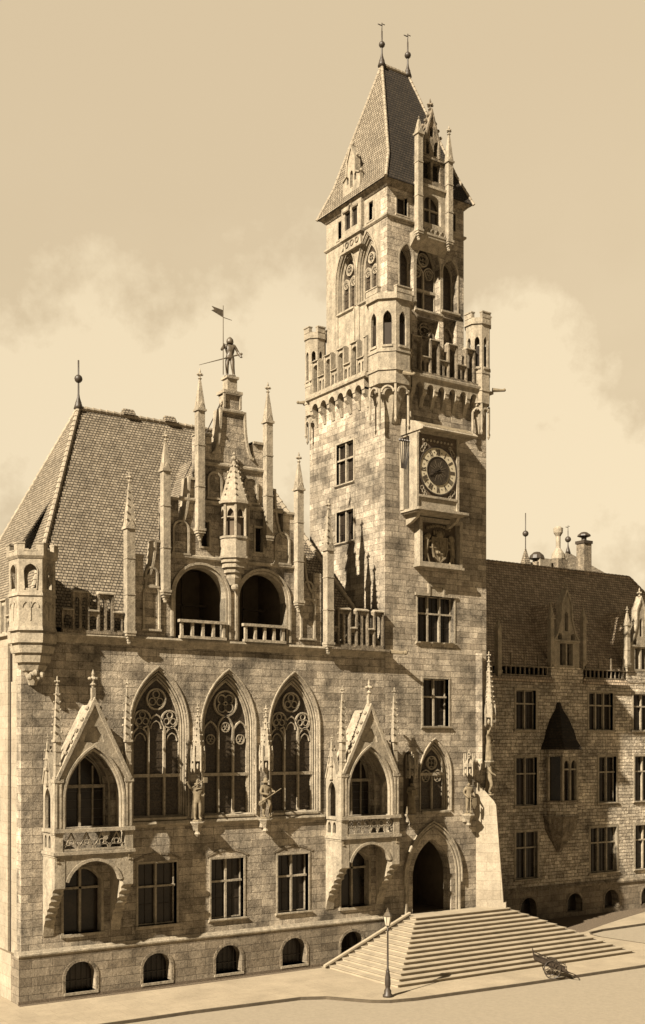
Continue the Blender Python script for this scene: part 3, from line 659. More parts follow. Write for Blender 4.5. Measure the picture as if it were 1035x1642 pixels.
# ------------------------------------------------------------------ the clock tower
TW = thing('clock_tower', 'tall square sandstone clock tower with corner turrets and steep tiled roof', 'tower', (TX0, 0, 0))
TL = Fr(TX0, 0, 0, 180)
pc, ph = 24.27, 1.42
hol = [archhole(pc, ph, 2.25, 4.3, 2.15), archhole(24.5, 1.09, 8.05, 10.15, 1.55 * 1.09 / .87), rect(23.6, 25.5, 12.9, 15.62), rect(23.2, 25.9, 17.7, 20.35), archhole(22.55, .36, 8.0, 11.0, .5, 4)]
M(F0).plate(rect(TX0, TX1, 0, 32.7), hol, -.7, 0).build('front_wall', ASHLAR_T, TW)
hl = [rect(-4.71, -3.0, 27.08, 29.47), rect(-4.71, -3.0, 23.67, 25.49)]
M(TL).plate(rect(-TD, -.7, 0, 32.7), hl, -.6, 0).build('side_wall', ASHLAR_T, TW)
M().box(TX1 - .6, TX1, .7, TD, 0, 32.7).box(TX0 + .6, TX1 - .6, TD - .6, TD, 0, 32.7).build('rear_wall', ASHLAR_T, TW)
rect_window(TL, TW, -4.71, -3.0, 27.08, 29.47, 1, .6, .25); rect_window(TL, TW, -4.71, -3.0, 23.67, 25.49, 1, None, .25)
rect_window(F0, TW, 23.6, 25.5, 12.9, 15.62, 1, .62, .4)
w = rect_window(F0, TW, 23.2, 25.9, 17.7, 20.35, 2, .62, .4)
m = M(F0).box(24.1, 25.0, 20.36, 20.86, -.3, .03); m.bar([(23.0, 20.4), (24.0, 20.4), (24.0, 20.95), (25.1, 20.95), (25.1, 20.4), (26.1, 20.4)], .14, -.05, .09); m.build('hood_mould', TRIM, w)
m = M(F0)
for i in range(3): x = 23.2 + .9 * i; m.prU([(17.7, .0), (17.7, .16), (17.45, .02), (17.45, 0)], x + .1, x + .8)
m.build('sill_corbel', TRIM, w)
goth_window(F0, TW, 24.5, .87, 8.05, 10.15, 1.55, 2, 10.15, .45, 'foil', 2)
# portal
P_ = M(F0)
for i in range(4):
    h = ph + .07 + .16 * i; P_.bar([(pc - h, 2.25)] + arch(pc, h, 4.3, 2.15 * h / ph) + [(pc + h, 2.25)], .1, -.55 + .17 * i, -.12 + .09 * i)
P_.bar([(pc - 2.1, 3.9)] + arch(pc, 2.1, 4.3, 3.15) + [(pc + 2.1, 3.9)], .08, -.02, .2)
PO = P_.build('portal', TRIM, TW)
M(F0).box(pc - 1.6, pc + 1.6, 2.15, 2.25, -3.4, -.6).box(pc - 1.7, pc - 1.6, 2.25, 6.6, -3.4, -.71).box(pc + 1.6, pc + 1.7, 2.25, 6.6, -3.4, -.71).box(pc - 1.7, pc + 1.7, 6.6, 6.7, -3.4, -.71).build('porch_lining', DARKW, PO)
m = M(F0)
for i in range(8): m.box(pc - 1.56 + .39 * i, pc - 1.56 + .39 * i + .37, 2.26, 6.5, -3.3, -3.2)
m.build('door', WOOD, PO)
# niches
canopy(F0, TW, 26.75, 10.0, 11.6, .36, .3, 7.8); canopy(F0, TW, 22.5, 9.95, 11.5, .36, .3, 7.95)
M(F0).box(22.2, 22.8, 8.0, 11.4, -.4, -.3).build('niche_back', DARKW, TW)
# diagonal buttress with steep weathered top
bx, by = 27.95, .35; fr = BFR = Fr(bx, by, 0, -45); hb = .5
def bsec(w): return w
m = M(fr)
P = [(0, 0), (0, 1.66), (2.2, 1.62), (8.3, 1.16), (8.5, 1.06), (9.6, .1), (9.6, 0)]
m.loft([(-hb, a, b) for a, b in P], [(hb, a, b) for a, b in P]); m.build('diagonal_buttress', BUTT, TW)
M(fr).prV([(-hb - .06, .3), (hb + .06, .3), (hb + .06, 1.74), (-hb - .06, 1.74)], 0, 2.6, 1, (0, 0)).build('buttress_plinth', BUTT, TW)
canopy(fr, TW, 0, 12.9, 17.4, .72, .36, None)
M(fr).lathe((0, 10.9, .7), [(.1, -.4), (.25, -.2), (.36, -.08), (.36, 0)], 8).box(-.2, .2, 10.5, 10.85, 0, .55).build('statue_console', TRIM, TW)
M(fr).box(-.52, -.36, 9.7, 17.2, -.4, .36).build('corner_shaft', ASHLAR_T, TW)
# clock storey
CB = Fr(0, -1.5, 0, -90); c0, c1 = 21.98, 25.02; cc = 23.5; cz = 27.12
m = M(F0).box(c0 + .0, c1 + .62, 24.84, 24.98, 0, 1.62).box(c0 + .1, c1 + .4, 24.76, 24.84, 0, 1.4)
for x in (c0 + .5, c1 + .3): m.prU([(24.76, 0), (24.76, 1.1), (24.55, .95), (24.3, .4), (24.2, 0)], x - .1, x + .1)
CK = m.build('clock_housing', TRIM, TW)
m = M(F0).box(c0, c0 + .13, 24.98, 29.1, .8, 1.5).box(c1 - .17, c1, 24.98, 29.1, .8, 1.5).box(c0 - .05, c0 + .3, 24.98, 28.9, .0, .35).box(c1 - .3, c1, 24.98, 29.07, 0, .3)
m.box(c0 + .13, c1 - .17, 24.98, 25.55, 1.2, 1.42).box(c0 + .13, c1 - .17, 25.55, 25.68, 1.2, 1.52)
m.build('housing_pier', TRIM, CK)
M(F0).box(c0 + .13, c1 - .17, 25.68, 29.07, 1.15, 1.4).build('clock_panel', PANEL, CK)
M(F0).box(c0 + .2, c1 - .2, 24.98, 29.07, .5, 1.14).build('clock_room', DARKW, CK)
m = M(F0).prU([(29.2, 0), (29.2, 1.95), (29.28, 2.0), (29.36, 1.95), (29.75, 1.3), (30.15, .0)], c0 + .02, c1 + .95)
m.box(c0 + .1, c1 + .3, 29.08, 29.2, 0, 1.62)
m.build('clock_hood', TRIM, CK)
m = M(F0)
for i in range(27): x = c0 + .2 + .13 * i; m.prU([(29.38, 1.95), (29.46, 1.86), (29.7, 1.46), (29.66, 1.4)], x, x + .07)
m.build('hood_carving', CARVE, CK)
for x in (c0 - .15,):     # wrought-iron side bracket with leaf spray
    m = M(F0)
    for k in range(6): a = .3 * k; m.tube((x - .25 + .06 * k, 27.2, .6), (x - .5 + .17 * k, 28.8 + .1 * (k % 2), .8), .035, .02, 5); m.ball((x - .5 + .17 * k, 28.7, .8), .09, 5)
    m.build('iron_spray', IRON, CK)
m = M(F0).prW(circ(cc, cz, 1.34, 40), 1.4, 1.43); m.bar(circ(cc, cz, 1.33, 40), .07, 1.4, 1.5, True); RD = m.build('clock_dial', IRON, CK)
m = M(F0).bar(circ(cc, cz, 1.04, 48), .5, 1.43, 1.46, True); m.build('chapter_ring', DIAL, RD)
m = M(F0).prW(circ(cc, cz, .79, 36), 1.43, 1.475); m.bar(circ(cc, cz, .78, 36), .05, 1.43, 1.5, True); m.build('dial_centre', DIALD, RD)
m = M(F0)     # rays and a small sun in the dial centre
for i in range(16):
    a = 2 * PI * i / 16; m.bar([(cc + .22 * cos(a), cz + .22 * sin(a)), (cc + (.62 if i % 2 else .45) * cos(a), cz + (.62 if i % 2 else .45) * sin(a))], .03, 1.475, 1.485)
m.build('dial_rays', BRONZE, RD)
NUM = ['XII', 'I', 'II', 'III', 'IIII', 'V', 'VI', 'VII', 'VIII', 'IX', 'X', 'XI']
m = M(F0)
for i, s in enumerate(NUM):
    th = PI / 2 - i * PI / 6; wds = {'I': .07, 'V': .15, 'X': .16}; tot = sum(wds[c] for c in s); x = -tot / 2; H_ = .17
    def pt(a, b): r = 1.04 + b; return (cc + r * cos(th) + a * sin(th), cz + r * sin(th) - a * cos(th))
    for c in s:
        d = wds[c]; xm = x + d / 2
        if c == 'I': m.bar([pt(xm, -H_), pt(xm, H_)], .042, 1.46, 1.475)
        elif c == 'V': m.bar([pt(x + .02, H_), pt(xm, -H_)], .045, 1.46, 1.475); m.bar([pt(xm, -H_), pt(x + d - .02, H_)], .025, 1.461, 1.476)
        else: m.bar([pt(x + .02, H_), pt(x + d - .02, -H_)], .045, 1.46, 1.475); m.bar([pt(x + .02, -H_), pt(x + d - .02, H_)], .025, 1.461, 1.476)
        x += d
    a = th - PI / 12; q = circ(cc + 1.04 * cos(a), cz + 1.04 * sin(a), .045, 4); m.prW(q, 1.46, 1.472)
m.build('roman_numerals', IRON, RD)
for L_, a, wd in ((.52, 8.7 / 12, .09), (.72, 41 / 60, .06)):
    th = PI / 2 - a * 2 * PI; m = M(F0).bar([(cc - .15 * cos(th), cz - .15 * sin(th)), (cc + L_ * cos(th), cz + L_ * sin(th))], wd, 1.5, 1.52); m.prW(circ(cc + L_ * .7 * cos(th), cz + L_ * .7 * sin(th), wd * 1.1, 8), 1.521, 1.535); m.build('clock_hand', IRON, RD)
m = M(F0)     # spandrel scrolls
for sx in (-1, 1):
    for sy in (-1, 1):
        for k in range(3): m.bar(circ(cc + sx * (1.12 - .12 * k), cz + sy * (1.42 - .17 * (2 - k)) * .97, .12 - .02 * k, 10), .045, 1.4, 1.45, True)
for k in range(9): m.prW(circ(cc - 1 + .25 * k, 28.75, .07, 8), 1.4, 1.46)
m.build('spandrel_scroll', TRIM, CK)
# carved arms below the clock
f0, f1 = 23.0, 26.1
m = M(F0).bar(rect(f0 + .08, f1 - .08, 22.1, 24.6), .2, 0, .5, True); m.box(f0 - .1, f1 + .1, 21.9, 22.04, 0, .58); RE = m.build('arms_frame', TRIM, TW)
M(F0).box(f0 + .1, f1 - .1, 22.1, 24.6, .01, .06).build('arms_ground', DARKW, RE)
m = M(F0); sx = 24.6
shield = [(sx - .55, 23.65), (sx - .55, 23.0), (sx - .4, 22.55), (sx, 22.25), (sx + .4, 22.55), (sx + .55, 23.0), (sx + .55, 23.65)]
m.prW(shield, .05, .28); m.bar(shield, .07, .2, .34, True); m.box(sx - .03, sx + .03, 22.3, 23.65, .27, .32); m.box(sx - .53, sx + .53, 23.05, 23.11, .27, .32)
for a, b in ((-.27, 23.35), (.27, 23.35), (-.2, 22.8), (.2, 22.8)): m.ball((sx + a, b, .3), .11, 6)
m.lathe((sx, 23.65, .22), [(.22, 0), (.26, .1), (.2, .3), (.1, .42)], 8)
for k in range(5): m.lathe((sx - .34 + .17 * k, 23.8, .2), [(.05, 0), (.07, .2), (.02, .32)], 6)
for k in range(9): t = k / 8; m.ball((sx - .8 + 1.6 * t, 24.2 + .18 * sin(PI * t), .16), .1, 5)
m.build('shield', CARVE, RE)
for s in (-1, 1):       # rampant supporters
    m = M(F0); x = sx + s * .95
    m.tube((x + s * .08, 22.6, .2), (x - s * .05, 23.5, .22), .15, .17, 8); m.ball((x - s * .12, 23.72, .26), .17, 8); m.ball((x - s * .02, 23.6, .2), .22, 8)
    m.tube((x - s * .05, 23.35, .24), (x - s * .38, 23.5, .26), .07, .05, 6); m.tube((x - s * .02, 23.1, .26), (x - s * .36, 23.05, .28), .07, .05, 6)
    m.tube((x + s * .05, 22.7, .2), (x + s * .14, 22.2, .24), .1, .06, 6); m.tube((x, 22.7, .26), (x - s * .2, 22.2, .28), .1, .06, 6)
    m.tube((x + s * .18, 22.7, .14), (x + s * .32, 23.2, .14), .035, .03, 5); m.ball((x + s * .3, 23.3, .14), .08, 6); m.build('supporter_lion', CARVE, RE)

# corbel table and gallery
def corbels(fr, u0, u1, n, z=31.3):
    m = M(fr); st = (u1 - u0) / n
    for i in range(n + 1):
        x = u0 + st * i; m.prU([(z + .75, 0), (z + .75, .42), (z + .4, .4), (z + .2, .2), (z - .3, .05), (z - .3, 0)], x - .13, x + .13)
    m2 = []
    hol = [arch(u0 + st * (i + .5), st / 2 - .13, z + .62, .34, 4) for i in range(n)]
    o = [(u0 - .13, z + .62)]
    for i in range(n): o += [(u0 + st * i + .13, z + .62)] + hol[i][1:-1] + [(u0 + st * (i + 1) - .13, z + .62)]
    o += [(u1 + .13, z + .62), (u1 + .13, z + 1.25), (u0 - .13, z + 1.25)]
    m.prW(o, .1, .46); m.prU([(z + 1.25, -.2), (z + 1.2, .46), (z + 1.28, .58), (z + 1.42, .6), (z + 1.48, .5), (z + 1.48, -.2)], u0 - .4, u1 + .4)
    m.build('corbel_table', TRIM, TW)
corbels(F0, TX0 + 1.7, TX1 - .95, 6); corbels(TL, -TD + .8, -1.5, 6)
GF = Fr(0, 0, 0, -90)
battlement(GF, TW, TX0 + 1.4, TX1 - .65, 32.75, 33.75, 34.8, 1.33, .62, .1, .42, TRIMD, .2)
battlement(TL, TW, -TD + .6, -1.2, 32.75, 33.75, 34.8, 1.33, .62, .1, .42, TRIM, .3)
M().box(TX0 - .3, TX1 + .3, -.3, TD + .3, 32.55, 32.7).build('gallery_floor', TRIM, TW)
# bartizans
def bartizan(cx, cy, R, zt, zb, zf=32.6, wz=(34.0, 36.0), nf=8, pend=True):
    o = lambda r: ngon(cx, cy, r, 8, PI / 8); m = M(); root = ploft(m, o(R), zf, o(R), zf + .9).build('corner_turret', TRIM, TW)
    for z, k, h_ in ((zf - .1, 1.06, .12), (zf + .92, 1.04, .12), (zt, 1.12, .24)): ploft(M(), o(R * k), z, o(R * k), z + h_).build('turret_moulding', TRIM, root)
    c = R * cos(PI / 8); hw = R * sin(PI / 8)
    for i in range(8):
        an = 45 * i; fr = Fr(cx, cy, 0, an)
        p = M(fr).plate(rect(-hw, hw, zf + 1.0, zt), [archhole(0, hw * .5, zf + 1.3, zt - .9 - hw * .3, hw * .9, 4)], c - .16, c)
        p.box(-hw * .62, hw * .62, zf + 1.18, zf + 1.3, c, c + .06); p.build('turret_side', TRIM, root)
        if nf > 4 and i in (4, 5, 6, 7): M(fr).box(-hw * .5, hw * .5, zf + 1.3, zf + 2.55, c - .3, c - .12).build('slit_window', GLASS, root)
        t = M(fr); w_ = hw * 1.12; cc_ = c * 1.12; t.box(-w_, w_, zt + .24, zt + .36, cc_ - .22, cc_ - .02)
        if i % 2 == 0: t.box(-w_, w_, zt + .36, zt + .66, cc_ - .22, cc_); t.box(-w_ - .02, w_ + .02, zt + .66, zt + .73, cc_ - .26, cc_ + .04)
        t.build('crenellation', TRIM, root)
    m = M(); ploft(m, o(R * .97), zf - .8, o(R), zf - .1); ploft(m, o(R * .25), zb + .7, o(R * .8), zf - .8)
    m.build('turret_corbel', TRIM, root)
    m = M()
    for i in range(8):      # clustered hanging colonnettes
        a = PI / 8 + PI / 4 * i; x, y = cx + R * .93 * cos(a), cy + R * .93 * sin(a); m.lathe((x, y, zb + .3 + .25 * (i % 2)), [(.02, 0), (.09, .15), (.05, .3), (.07, .5), (.07, zf - zb - 1.4)], 6)
    m.build('colonnette', TRIM, root)
    for i in (3, 4, 5, 6):
        fr = Fr(cx, cy, 0, 45 * i + 0); M(fr).bar(arch(0, hw * .7, zf - 1.3, hw * .7, 4), .09, c * .85, c + .02).build('turret_arch', TRIM, root)
bartizan(21.45, .25, 1.25, 36.4, 29.1)
bartizan(27.78, .05, .74, 36.4, 29.4)
bartizan(21.15, 7.35, .64, 36.4, 29.9)
bartizan(28.0, 7.3, .64, 36.4, 29.9)
for p, q in (((28.5, -.4, 32.75), (29.1, -.8, 32.72)), ((20.7, 7.7, 32.7), (20.3, 8.0, 32.68)), ((21.5, -.9, 32.4), (21.75, -1.5, 32.2))):
    m = M().tube(p, q, .13, .07, 7); m.ball((q[0], q[1], q[2] + .03), .1, 7); m.build('gargoyle', CARVE, TW)
# belfry stage
U0, U1, V0, V1 = 21.58, 27.25, .7, 6.8
BF = Fr(0, V0, 0, -90); BL = Fr(U0, 0, 0, 180)
hol = [archhole(22.97, .5, 37.35, 39.6, .8, 6), archhole(24.55, .88, 36.9, 39.4, 1.5, 8), archhole(26.2, .55, 37.2, 39.4, .85, 6)]
hol += [rect(23.75, 25.35, 33.6, 36.5), rect(25.7, 26.7, 33.4, 36.8), rect(22.25, 23.0, 41.95, 43.05), rect(25.9, 26.6, 41.95, 43.05)]
M(BF).plate(rect(U0, U1, 32.6, 43.6), hol, -.62, 0).build('belfry_front_wall', ASHLAR_T, TW)
wl = [(-4.72, .72), (-2.55, .70)]
hl = [archhole(x, r + .22, 37.55, 39.4, 1.5 * (r + .22) / r, 8) for x, r in wl] + [archhole(-3.6, .45, 33.6, 34.9, .6, 5), rect(-5.5, -5.1, 41.95, 43.1), rect(-2.4, -2.0, 41.95, 43.1)]
M(BL).plate(rect(-V1, -V0 - .62, 32.6, 43.6), hl, -.55, 0).build('belfry_side_wall', TRIM, TW)
M().box(U1 - .55, U1, V0 + .62, V1, 32.6, 43.6).box(U0 + .55, U1 - .55, V1 - .5, V1, 32.6, 43.6).build('belfry_rear_wall', ASHLAR_T, TW)
for x, r, v0, vs, ri, l in ((22.97, .5, 37.35, 39.6, .8, 1), (24.55, .88, 36.9, 39.4, 1.5, 2), (26.2, .55, 37.2, 39.4, .85, 1)): goth_window(BF, TW, x, r, v0, vs, ri, l, vs - 1.2 if l == 2 else None, .6, 'foil', 1)
for x, r in wl: goth_window(BL, TW, x, r, 37.55, 39.4, 1.5, 2, None, .4, 'foil', 2)
m = M(BF)
for x0_, x1_, z0_, z1_ in ((23.75, 25.35, 33.6, 36.5), (25.7, 26.7, 33.4, 36.8)): m.box(x0_, x1_, z0_, z1_, -.6, -.5); m.bar(arch((x0_ + x1_) / 2, (x1_ - x0_) / 2 - .05, z1_ - 1.2, .8, 5), .1, -.5, -.3)
foils(m, 24.55, 35.9, .4, 4, .08, -.5, -.3); m.build('blind_panel', TRIMD, TW)
m = M(BL).plate([(-4.05, 33.6)] + arch(-3.6, .45, 34.9, .6, 5) + [(-3.15, 33.6)], [], -.5, -.4); m.build('gallery_door', WOOD, TW)
for fr, a, b in ((BF, 22.25, 23.0), (BF, 25.9, 26.6), (BL, -5.5, -5.1), (BL, -2.4, -2.0)): rect_window(fr, TW, a, b, 41.95, 43.07, 0, None, .3, .08)
for x, r in wl:
    for e in (-r - .14, r + .14): M(BL).box(x + e - .06, x + e + .06, 33.0, 37.4, 0, .06).build('pilaster_strip', TRIM, TW)
m = M()
def ring(m, e, z0, z1, e1=None):
    e1 = e if e1 is None else e1
    q = lambda e: [(U0 - e, V0 - e), (U1 + e, V0 - e), (U1 + e, V1 + e), (U0 - e, V1 + e)]
    ploft(m, q(e), z0, q(e1), z1)
ring(m, .04, 41.66, 41.74, .12); ring(m, .12, 41.74, 41.84, .12); m.build('string_course', TRIM, TW)
m = M(); ring(m, .05, 43.4, 43.62, .25); ring(m, .25, 43.62, 43.74, .38); m.build('eaves_cornice', TRIMD, TW)
# roof, flared, with short ridge along X
xm, ym = 24.4, 3.75; r0_, r1_ = 23.5, 25.45; RT = 52.3
ring_ = lambda e, z: [(U0 - e, V0 - e, z), (U1 + e, V0 - e, z), (U1 + e, V1 + e, z), (U0 - e, V1 + e, z)]
A = ring_(.42, 43.7); Bm = ring_(-.32, 45.5); R_ = [(r0_, ym, RT), (r1_, ym, RT)]
vs = A + Bm + R_; fs = [(i, (i + 1) % 4, 4 + (i + 1) % 4, 4 + i) for i in range(4)] + [(4, 5, 9, 8), (5, 6, 9), (6, 7, 8, 9), (7, 4, 8), (3, 2, 1, 0)]
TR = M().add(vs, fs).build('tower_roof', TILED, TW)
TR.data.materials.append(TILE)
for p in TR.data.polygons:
    if p.normal.x < -.5: p.material_index = 1  # paler tile on the sunlit slope; shade painted into the other slopes
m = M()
for c_ in range(4):
    q = Vector(R_[0 if c_ in (0, 3) else 1])
    for p0, p1 in ((Vector(A[c_]), Vector(Bm[c_])), (Vector(Bm[c_]), q)):
        n = max(3, int((p1 - p0).length / .3))
        for i in range(n): m.tube(p0.lerp(p1, i / n), p0.lerp(p1, min(1, (i + 1.1) / n)), .10, .08, 7)
for i in range(7): m.tube(Vector(R_[0]).lerp(Vector(R_[1]), i / 7), Vector(R_[0]).lerp(Vector(R_[1]), (i + 1) / 7), .13, .11, 7)
m.build('ridge_tiles', RIDGE, TR)
ironfinial(TR, r0_, ym, RT - .1, 2.1, .19, True); ironfinial(TR, r1_, ym, RT - .1, 2.1, .2, True)
# tall front dormer bay
bl, br_ = 23.2, 25.75; m = M(BF)
m.plate(rect(bl + .3, br_ - .3, 41.0, 43.85), [archhole(24.47, .62, 41.75, 42.9, .5, 6)], 0, .5)
m.prU([(41.0, 0), (41.0, .62), (40.85, .62), (40.3, .0)], bl, br_); m.box(bl, br_, 41.0, 41.12, 0, .66); m.box(bl, br_, 43.75, 43.9, 0, .62)
DB = m.build('dormer_bay', TRIM, TW)
M(BF).box(23.8, 25.1, 41.7, 43.5, .05, .12).build('pane', GLASS, DB)
m = M(BF).box(24.43, 24.51, 41.75, 43.3, .12, .25); m.box(23.85, 25.1, 42.6, 42.68, .12, .24)
for i in range(5): m.bar(arch(23.75 + .36 * i, .17, 41.2, .25, 3), .05, .5, .56)
m.build('mullion', TRIM, DB)
g_ = [(bl + .3, 43.9), (bl + .3, 45.6), (bl + .75, 45.7), (bl + .75, 46.6), (24.47, 48.3), (br_ - .75, 46.6), (br_ - .75, 45.7), (br_ - .3, 45.6), (br_ - .3, 43.9)]
M(BF).plate(g_, [rect(23.85, 24.4, 44.3, 45.35), rect(24.54, 25.1, 44.3, 45.35), archhole(24.1, .2, 45.75, 46.3, .3, 4), archhole(24.84, .2, 45.75, 46.3, .3, 4), archhole(24.47, .13, 46.8, 47.2, .2, 3)], .12, .42).build('dormer_gable', TRIMD, DB)
M(BF).box(23.7, 25.25, 44.1, 47.0, .0, .1).build('dormer_backing', DARKW, DB)
M(BF).prW([(bl + .5, 43.9), (bl + .5, 45.6), (24.47, 47.6), (br_ - .5, 45.6), (br_ - .5, 43.9)], -2.2, .11).build('dormer_roof', TILED, DB)
m = M(BF); m.bar(g_[1:-1], .1, .05, .5); m.box(bl + .25, br_ - .25, 45.45, 45.57, .05, .52); m.box(bl + .25, br_ - .25, 43.9, 44.2, .05, .5)
for k in range(1, 6):
    for s in (-1, 1): m.ball((24.47 + s * (.95 - .19 * k), 46.5 + .36 * k + .12, .3), .1, 6)
finial(m, 24.47, 48.3, .28, 1.15); m.build('dormer_coping', TRIMD, DB)
pinnacle(BF, DB, bl + .16, .62, 41.0, 46.6, 47.6, .34, False, TRIM, 'pinnacle', .35)
pinnacle(BF, DB, br_ - .16, .62, 40.9, 45.6, 47.7, .34, False, TRIM, 'pinnacle', 1)
# side dormer bay
m = M(BL).plate(rect(-4.9, -2.9, 41.66, 43.9), [rect(-4.55, -4.0, 42.15, 43.2), rect(-3.85, -3.3, 42.15, 43.2)], 0, .22)
m.box(-4.95, -2.85, 41.62, 41.76, 0, .3).box(-4.75, -3.05, 40.95, 41.62, 0, .16).box(-4.95, -2.85, 40.85, 40.97, 0, .26).box(-4.98, -2.82, 43.82, 43.95, 0, .32)
SB = m.build('dormer_bay', TRIM, TW); M(BL).box(-4.6, -3.25, 42.1, 43.25, .02, .1).build('pane', GLASS, SB)
m = M(BL)
for i in range(3): m.bar(circ(-4.4 + .5 * i, 41.3, .16, 8), .06, .16, .21, True)
m.build('bay_carving', TRIMD, SB); m = M(BL).bar([(-4.7, 43.25), (-4.1, 43.25), (-4.0, 43.5), (-3.85, 43.5), (-3.75, 43.25), (-3.2, 43.25)], .09, .2, .3); m.build('hood_mould', TRIMD, SB)
g_ = [(-4.75, 43.95), (-4.75, 45.1), (-4.35, 45.3), (-4.3, 46.1), (-3.9, 46.9), (-3.5, 46.1), (-3.45, 45.3), (-3.05, 45.1), (-3.05, 43.95)]
m = M(BL).plate(g_, [archhole(-3.9, .14, 44.5, 45.3, .2, 3), archhole(-4.28, .1, 44.8, 45.1, .15, 3), archhole(-3.52, .1, 44.8, 45.1, .15, 3)], -.05, .2); m.bar(g_[1:-1], .09, -.1, .28)
for u, v in ((-4.75, 45.15), (-4.35, 46.2), (-3.9, 47.0), (-3.45, 46.2), (-3.05, 45.15)): m.ball((u, v + .08, .1), .1, 6)
m.build('dormer_gable', TRIM, SB)
M(BL).prW([(-4.6, 43.9), (-4.6, 45.2), (-3.9, 46.4), (-3.2, 45.2), (-3.2, 43.9)], -1.3, -.06).build('dormer_roof', TILE, SB)

# ------------------------------------------------------------------ recessed wing on the right
WY = 5.2; WF = Fr(0, WY, 0, -90); WX0, WX1 = 28.42, 58
WG = thing('side_wing', 'shaded rubble sandstone wing with dark roof and small oriel set back right of the tower', 'building', (WX0, WY, 0))
gw2 = [(35.7, 37.65, 1), (42.75, 45.4, 2), (47.35, 49.3, 1), (52.0, 54.6, 2)]; f1 = [(35.7, 37.6, 1), (43.6, 45.35, 1), (47.3, 49.2, 1), (52, 54, 1)]; f2 = [(35.7, 37.5, 1), (42.6, 45.0, 2), (47.15, 49.1, 1), (52, 54, 1)]
cl = [36.75, 41.1, 44.75, 48.6, 52.5, 32.6]
M(WF).plate(rect(WX0, WX1, 0, 2.0), [archhole(x, .72, .3, .95, .66, 5) for x in cl], -.9, .1).build('plinth', PLINTH, WG)
M(WF).prU([(2.0, -.3), (2.0, .2), (2.12, .22), (2.3, .04), (2.3, -.3)], WX0, WX1).build('plinth_moulding', TRIMD, WG)
hol = [rect(a, b, 2.85, 6.0) for a, b, _ in gw2] + [rect(a, b, 7.75, 10.97) for a, b, _ in f1] + [rect(a, b, 12.82, 15.45) for a, b, _ in f2] + [rect(31.2, 33.0, 2.85, 6.0), rect(31.2, 33.0, 7.75, 10.97), rect(31.2, 33.0, 12.82, 15.45)]
M(WF).plate(rect(WX0, WX1, 2.3, 16.25), hol, -.5, 0).build('front_wall', RUBBLE, WG)
for (L, z0, z1) in ((gw2 + [(31.2, 33, 1)], 2.85, 6.0), (f1 + [(31.2, 33, 1)], 7.75, 10.97), (f2 + [(31.2, 33, 1)], 12.82, 15.45)):
    for a, b, n in L: rect_window(WF, WG, a, b, z0, z1, n, .66, .32, .16)
for x in cl:
    f = M(WF).bar([(x - .78, .3)] + arch(x, .78, .95, .7, 5) + [(x + .78, .3)], .12, .02, .13).build('cellar_window', TRIMD, WG); M(WF).box(x - .75, x + .75, .25, 1.65, -.6, -.5).build('pane', GLASS, f)
M().box(WX0, WX0 + .3, WY + .02, 17, 0, 17.0).box(WX1 - .4, WX1, WY + .5, 17, 0, 17).box(WX0, WX1, 16.6, 17, 0, 17).build('outer_wall', RUBBLE, WG)
A = [(WX0, WY + .25, 17.1), (57.9, WY + .25, 17.1), (57.9, 17, 17.1), (WX0, 17, 17.1)]; R_ = [(WX0, 11.1, 25.0), (53.4, 11.1, 25.0)]
wr = M().add(A + R_, [(0, 1, 5, 4), (1, 2, 5), (2, 3, 4, 5), (3, 0, 4), (3, 2, 1, 0)]).build('roof', SLATE, WG)
m = M()
for p, q in ((R_[0], R_[1]), (A[1], R_[1])):
    p, q = Vector(p), Vector(q); n = int((q - p).length / .4)
    for i in range(n): m.tube(p.lerp(q, i / n), p.lerp(q, (i + 1.05) / n), .14, .11, 6)
m.build('ridge_tiles', SLATE, wr)
M(WF).box(WX0, 38.9, 16.25, 16.42, -.5, .1).box(42.0, 46.4, 16.25, 16.42, -.5, .1).box(48.6, WX1, 16.25, 16.42, -.5, .1).box(WX0 + 1, 38.9, 16.0, 16.25, .0, .32).box(42.0, 46.4, 16.0, 16.25, 0, .32).box(48.6, WX1, 16, 16.25, 0, .32).build('gutter', SLATE, WG)
for a, b in ((38.9, 42.0), (46.4, 48.6)): M(WF).box(a, b, 16.25, 17.1, -.5, .04).build('dormer_base', RUBBLE, WG)
for a, b in ((WX0 + .3, 38.8), (42.1, 46.3), (48.7, WX1 - .3)):
    m = M(WF).box(a, b, 16.42, 16.5, -.1, .1).box(a, b, 17.0, 17.08, -.08, .08); x = a + .2; i = 0
    while x < b: m.box(x - .04, x + .04, 16.5, 17.0 if i % 3 else 17.9, -.05, .05); x += .42; i += 1
    m.build('parapet', TRIMD, WG)
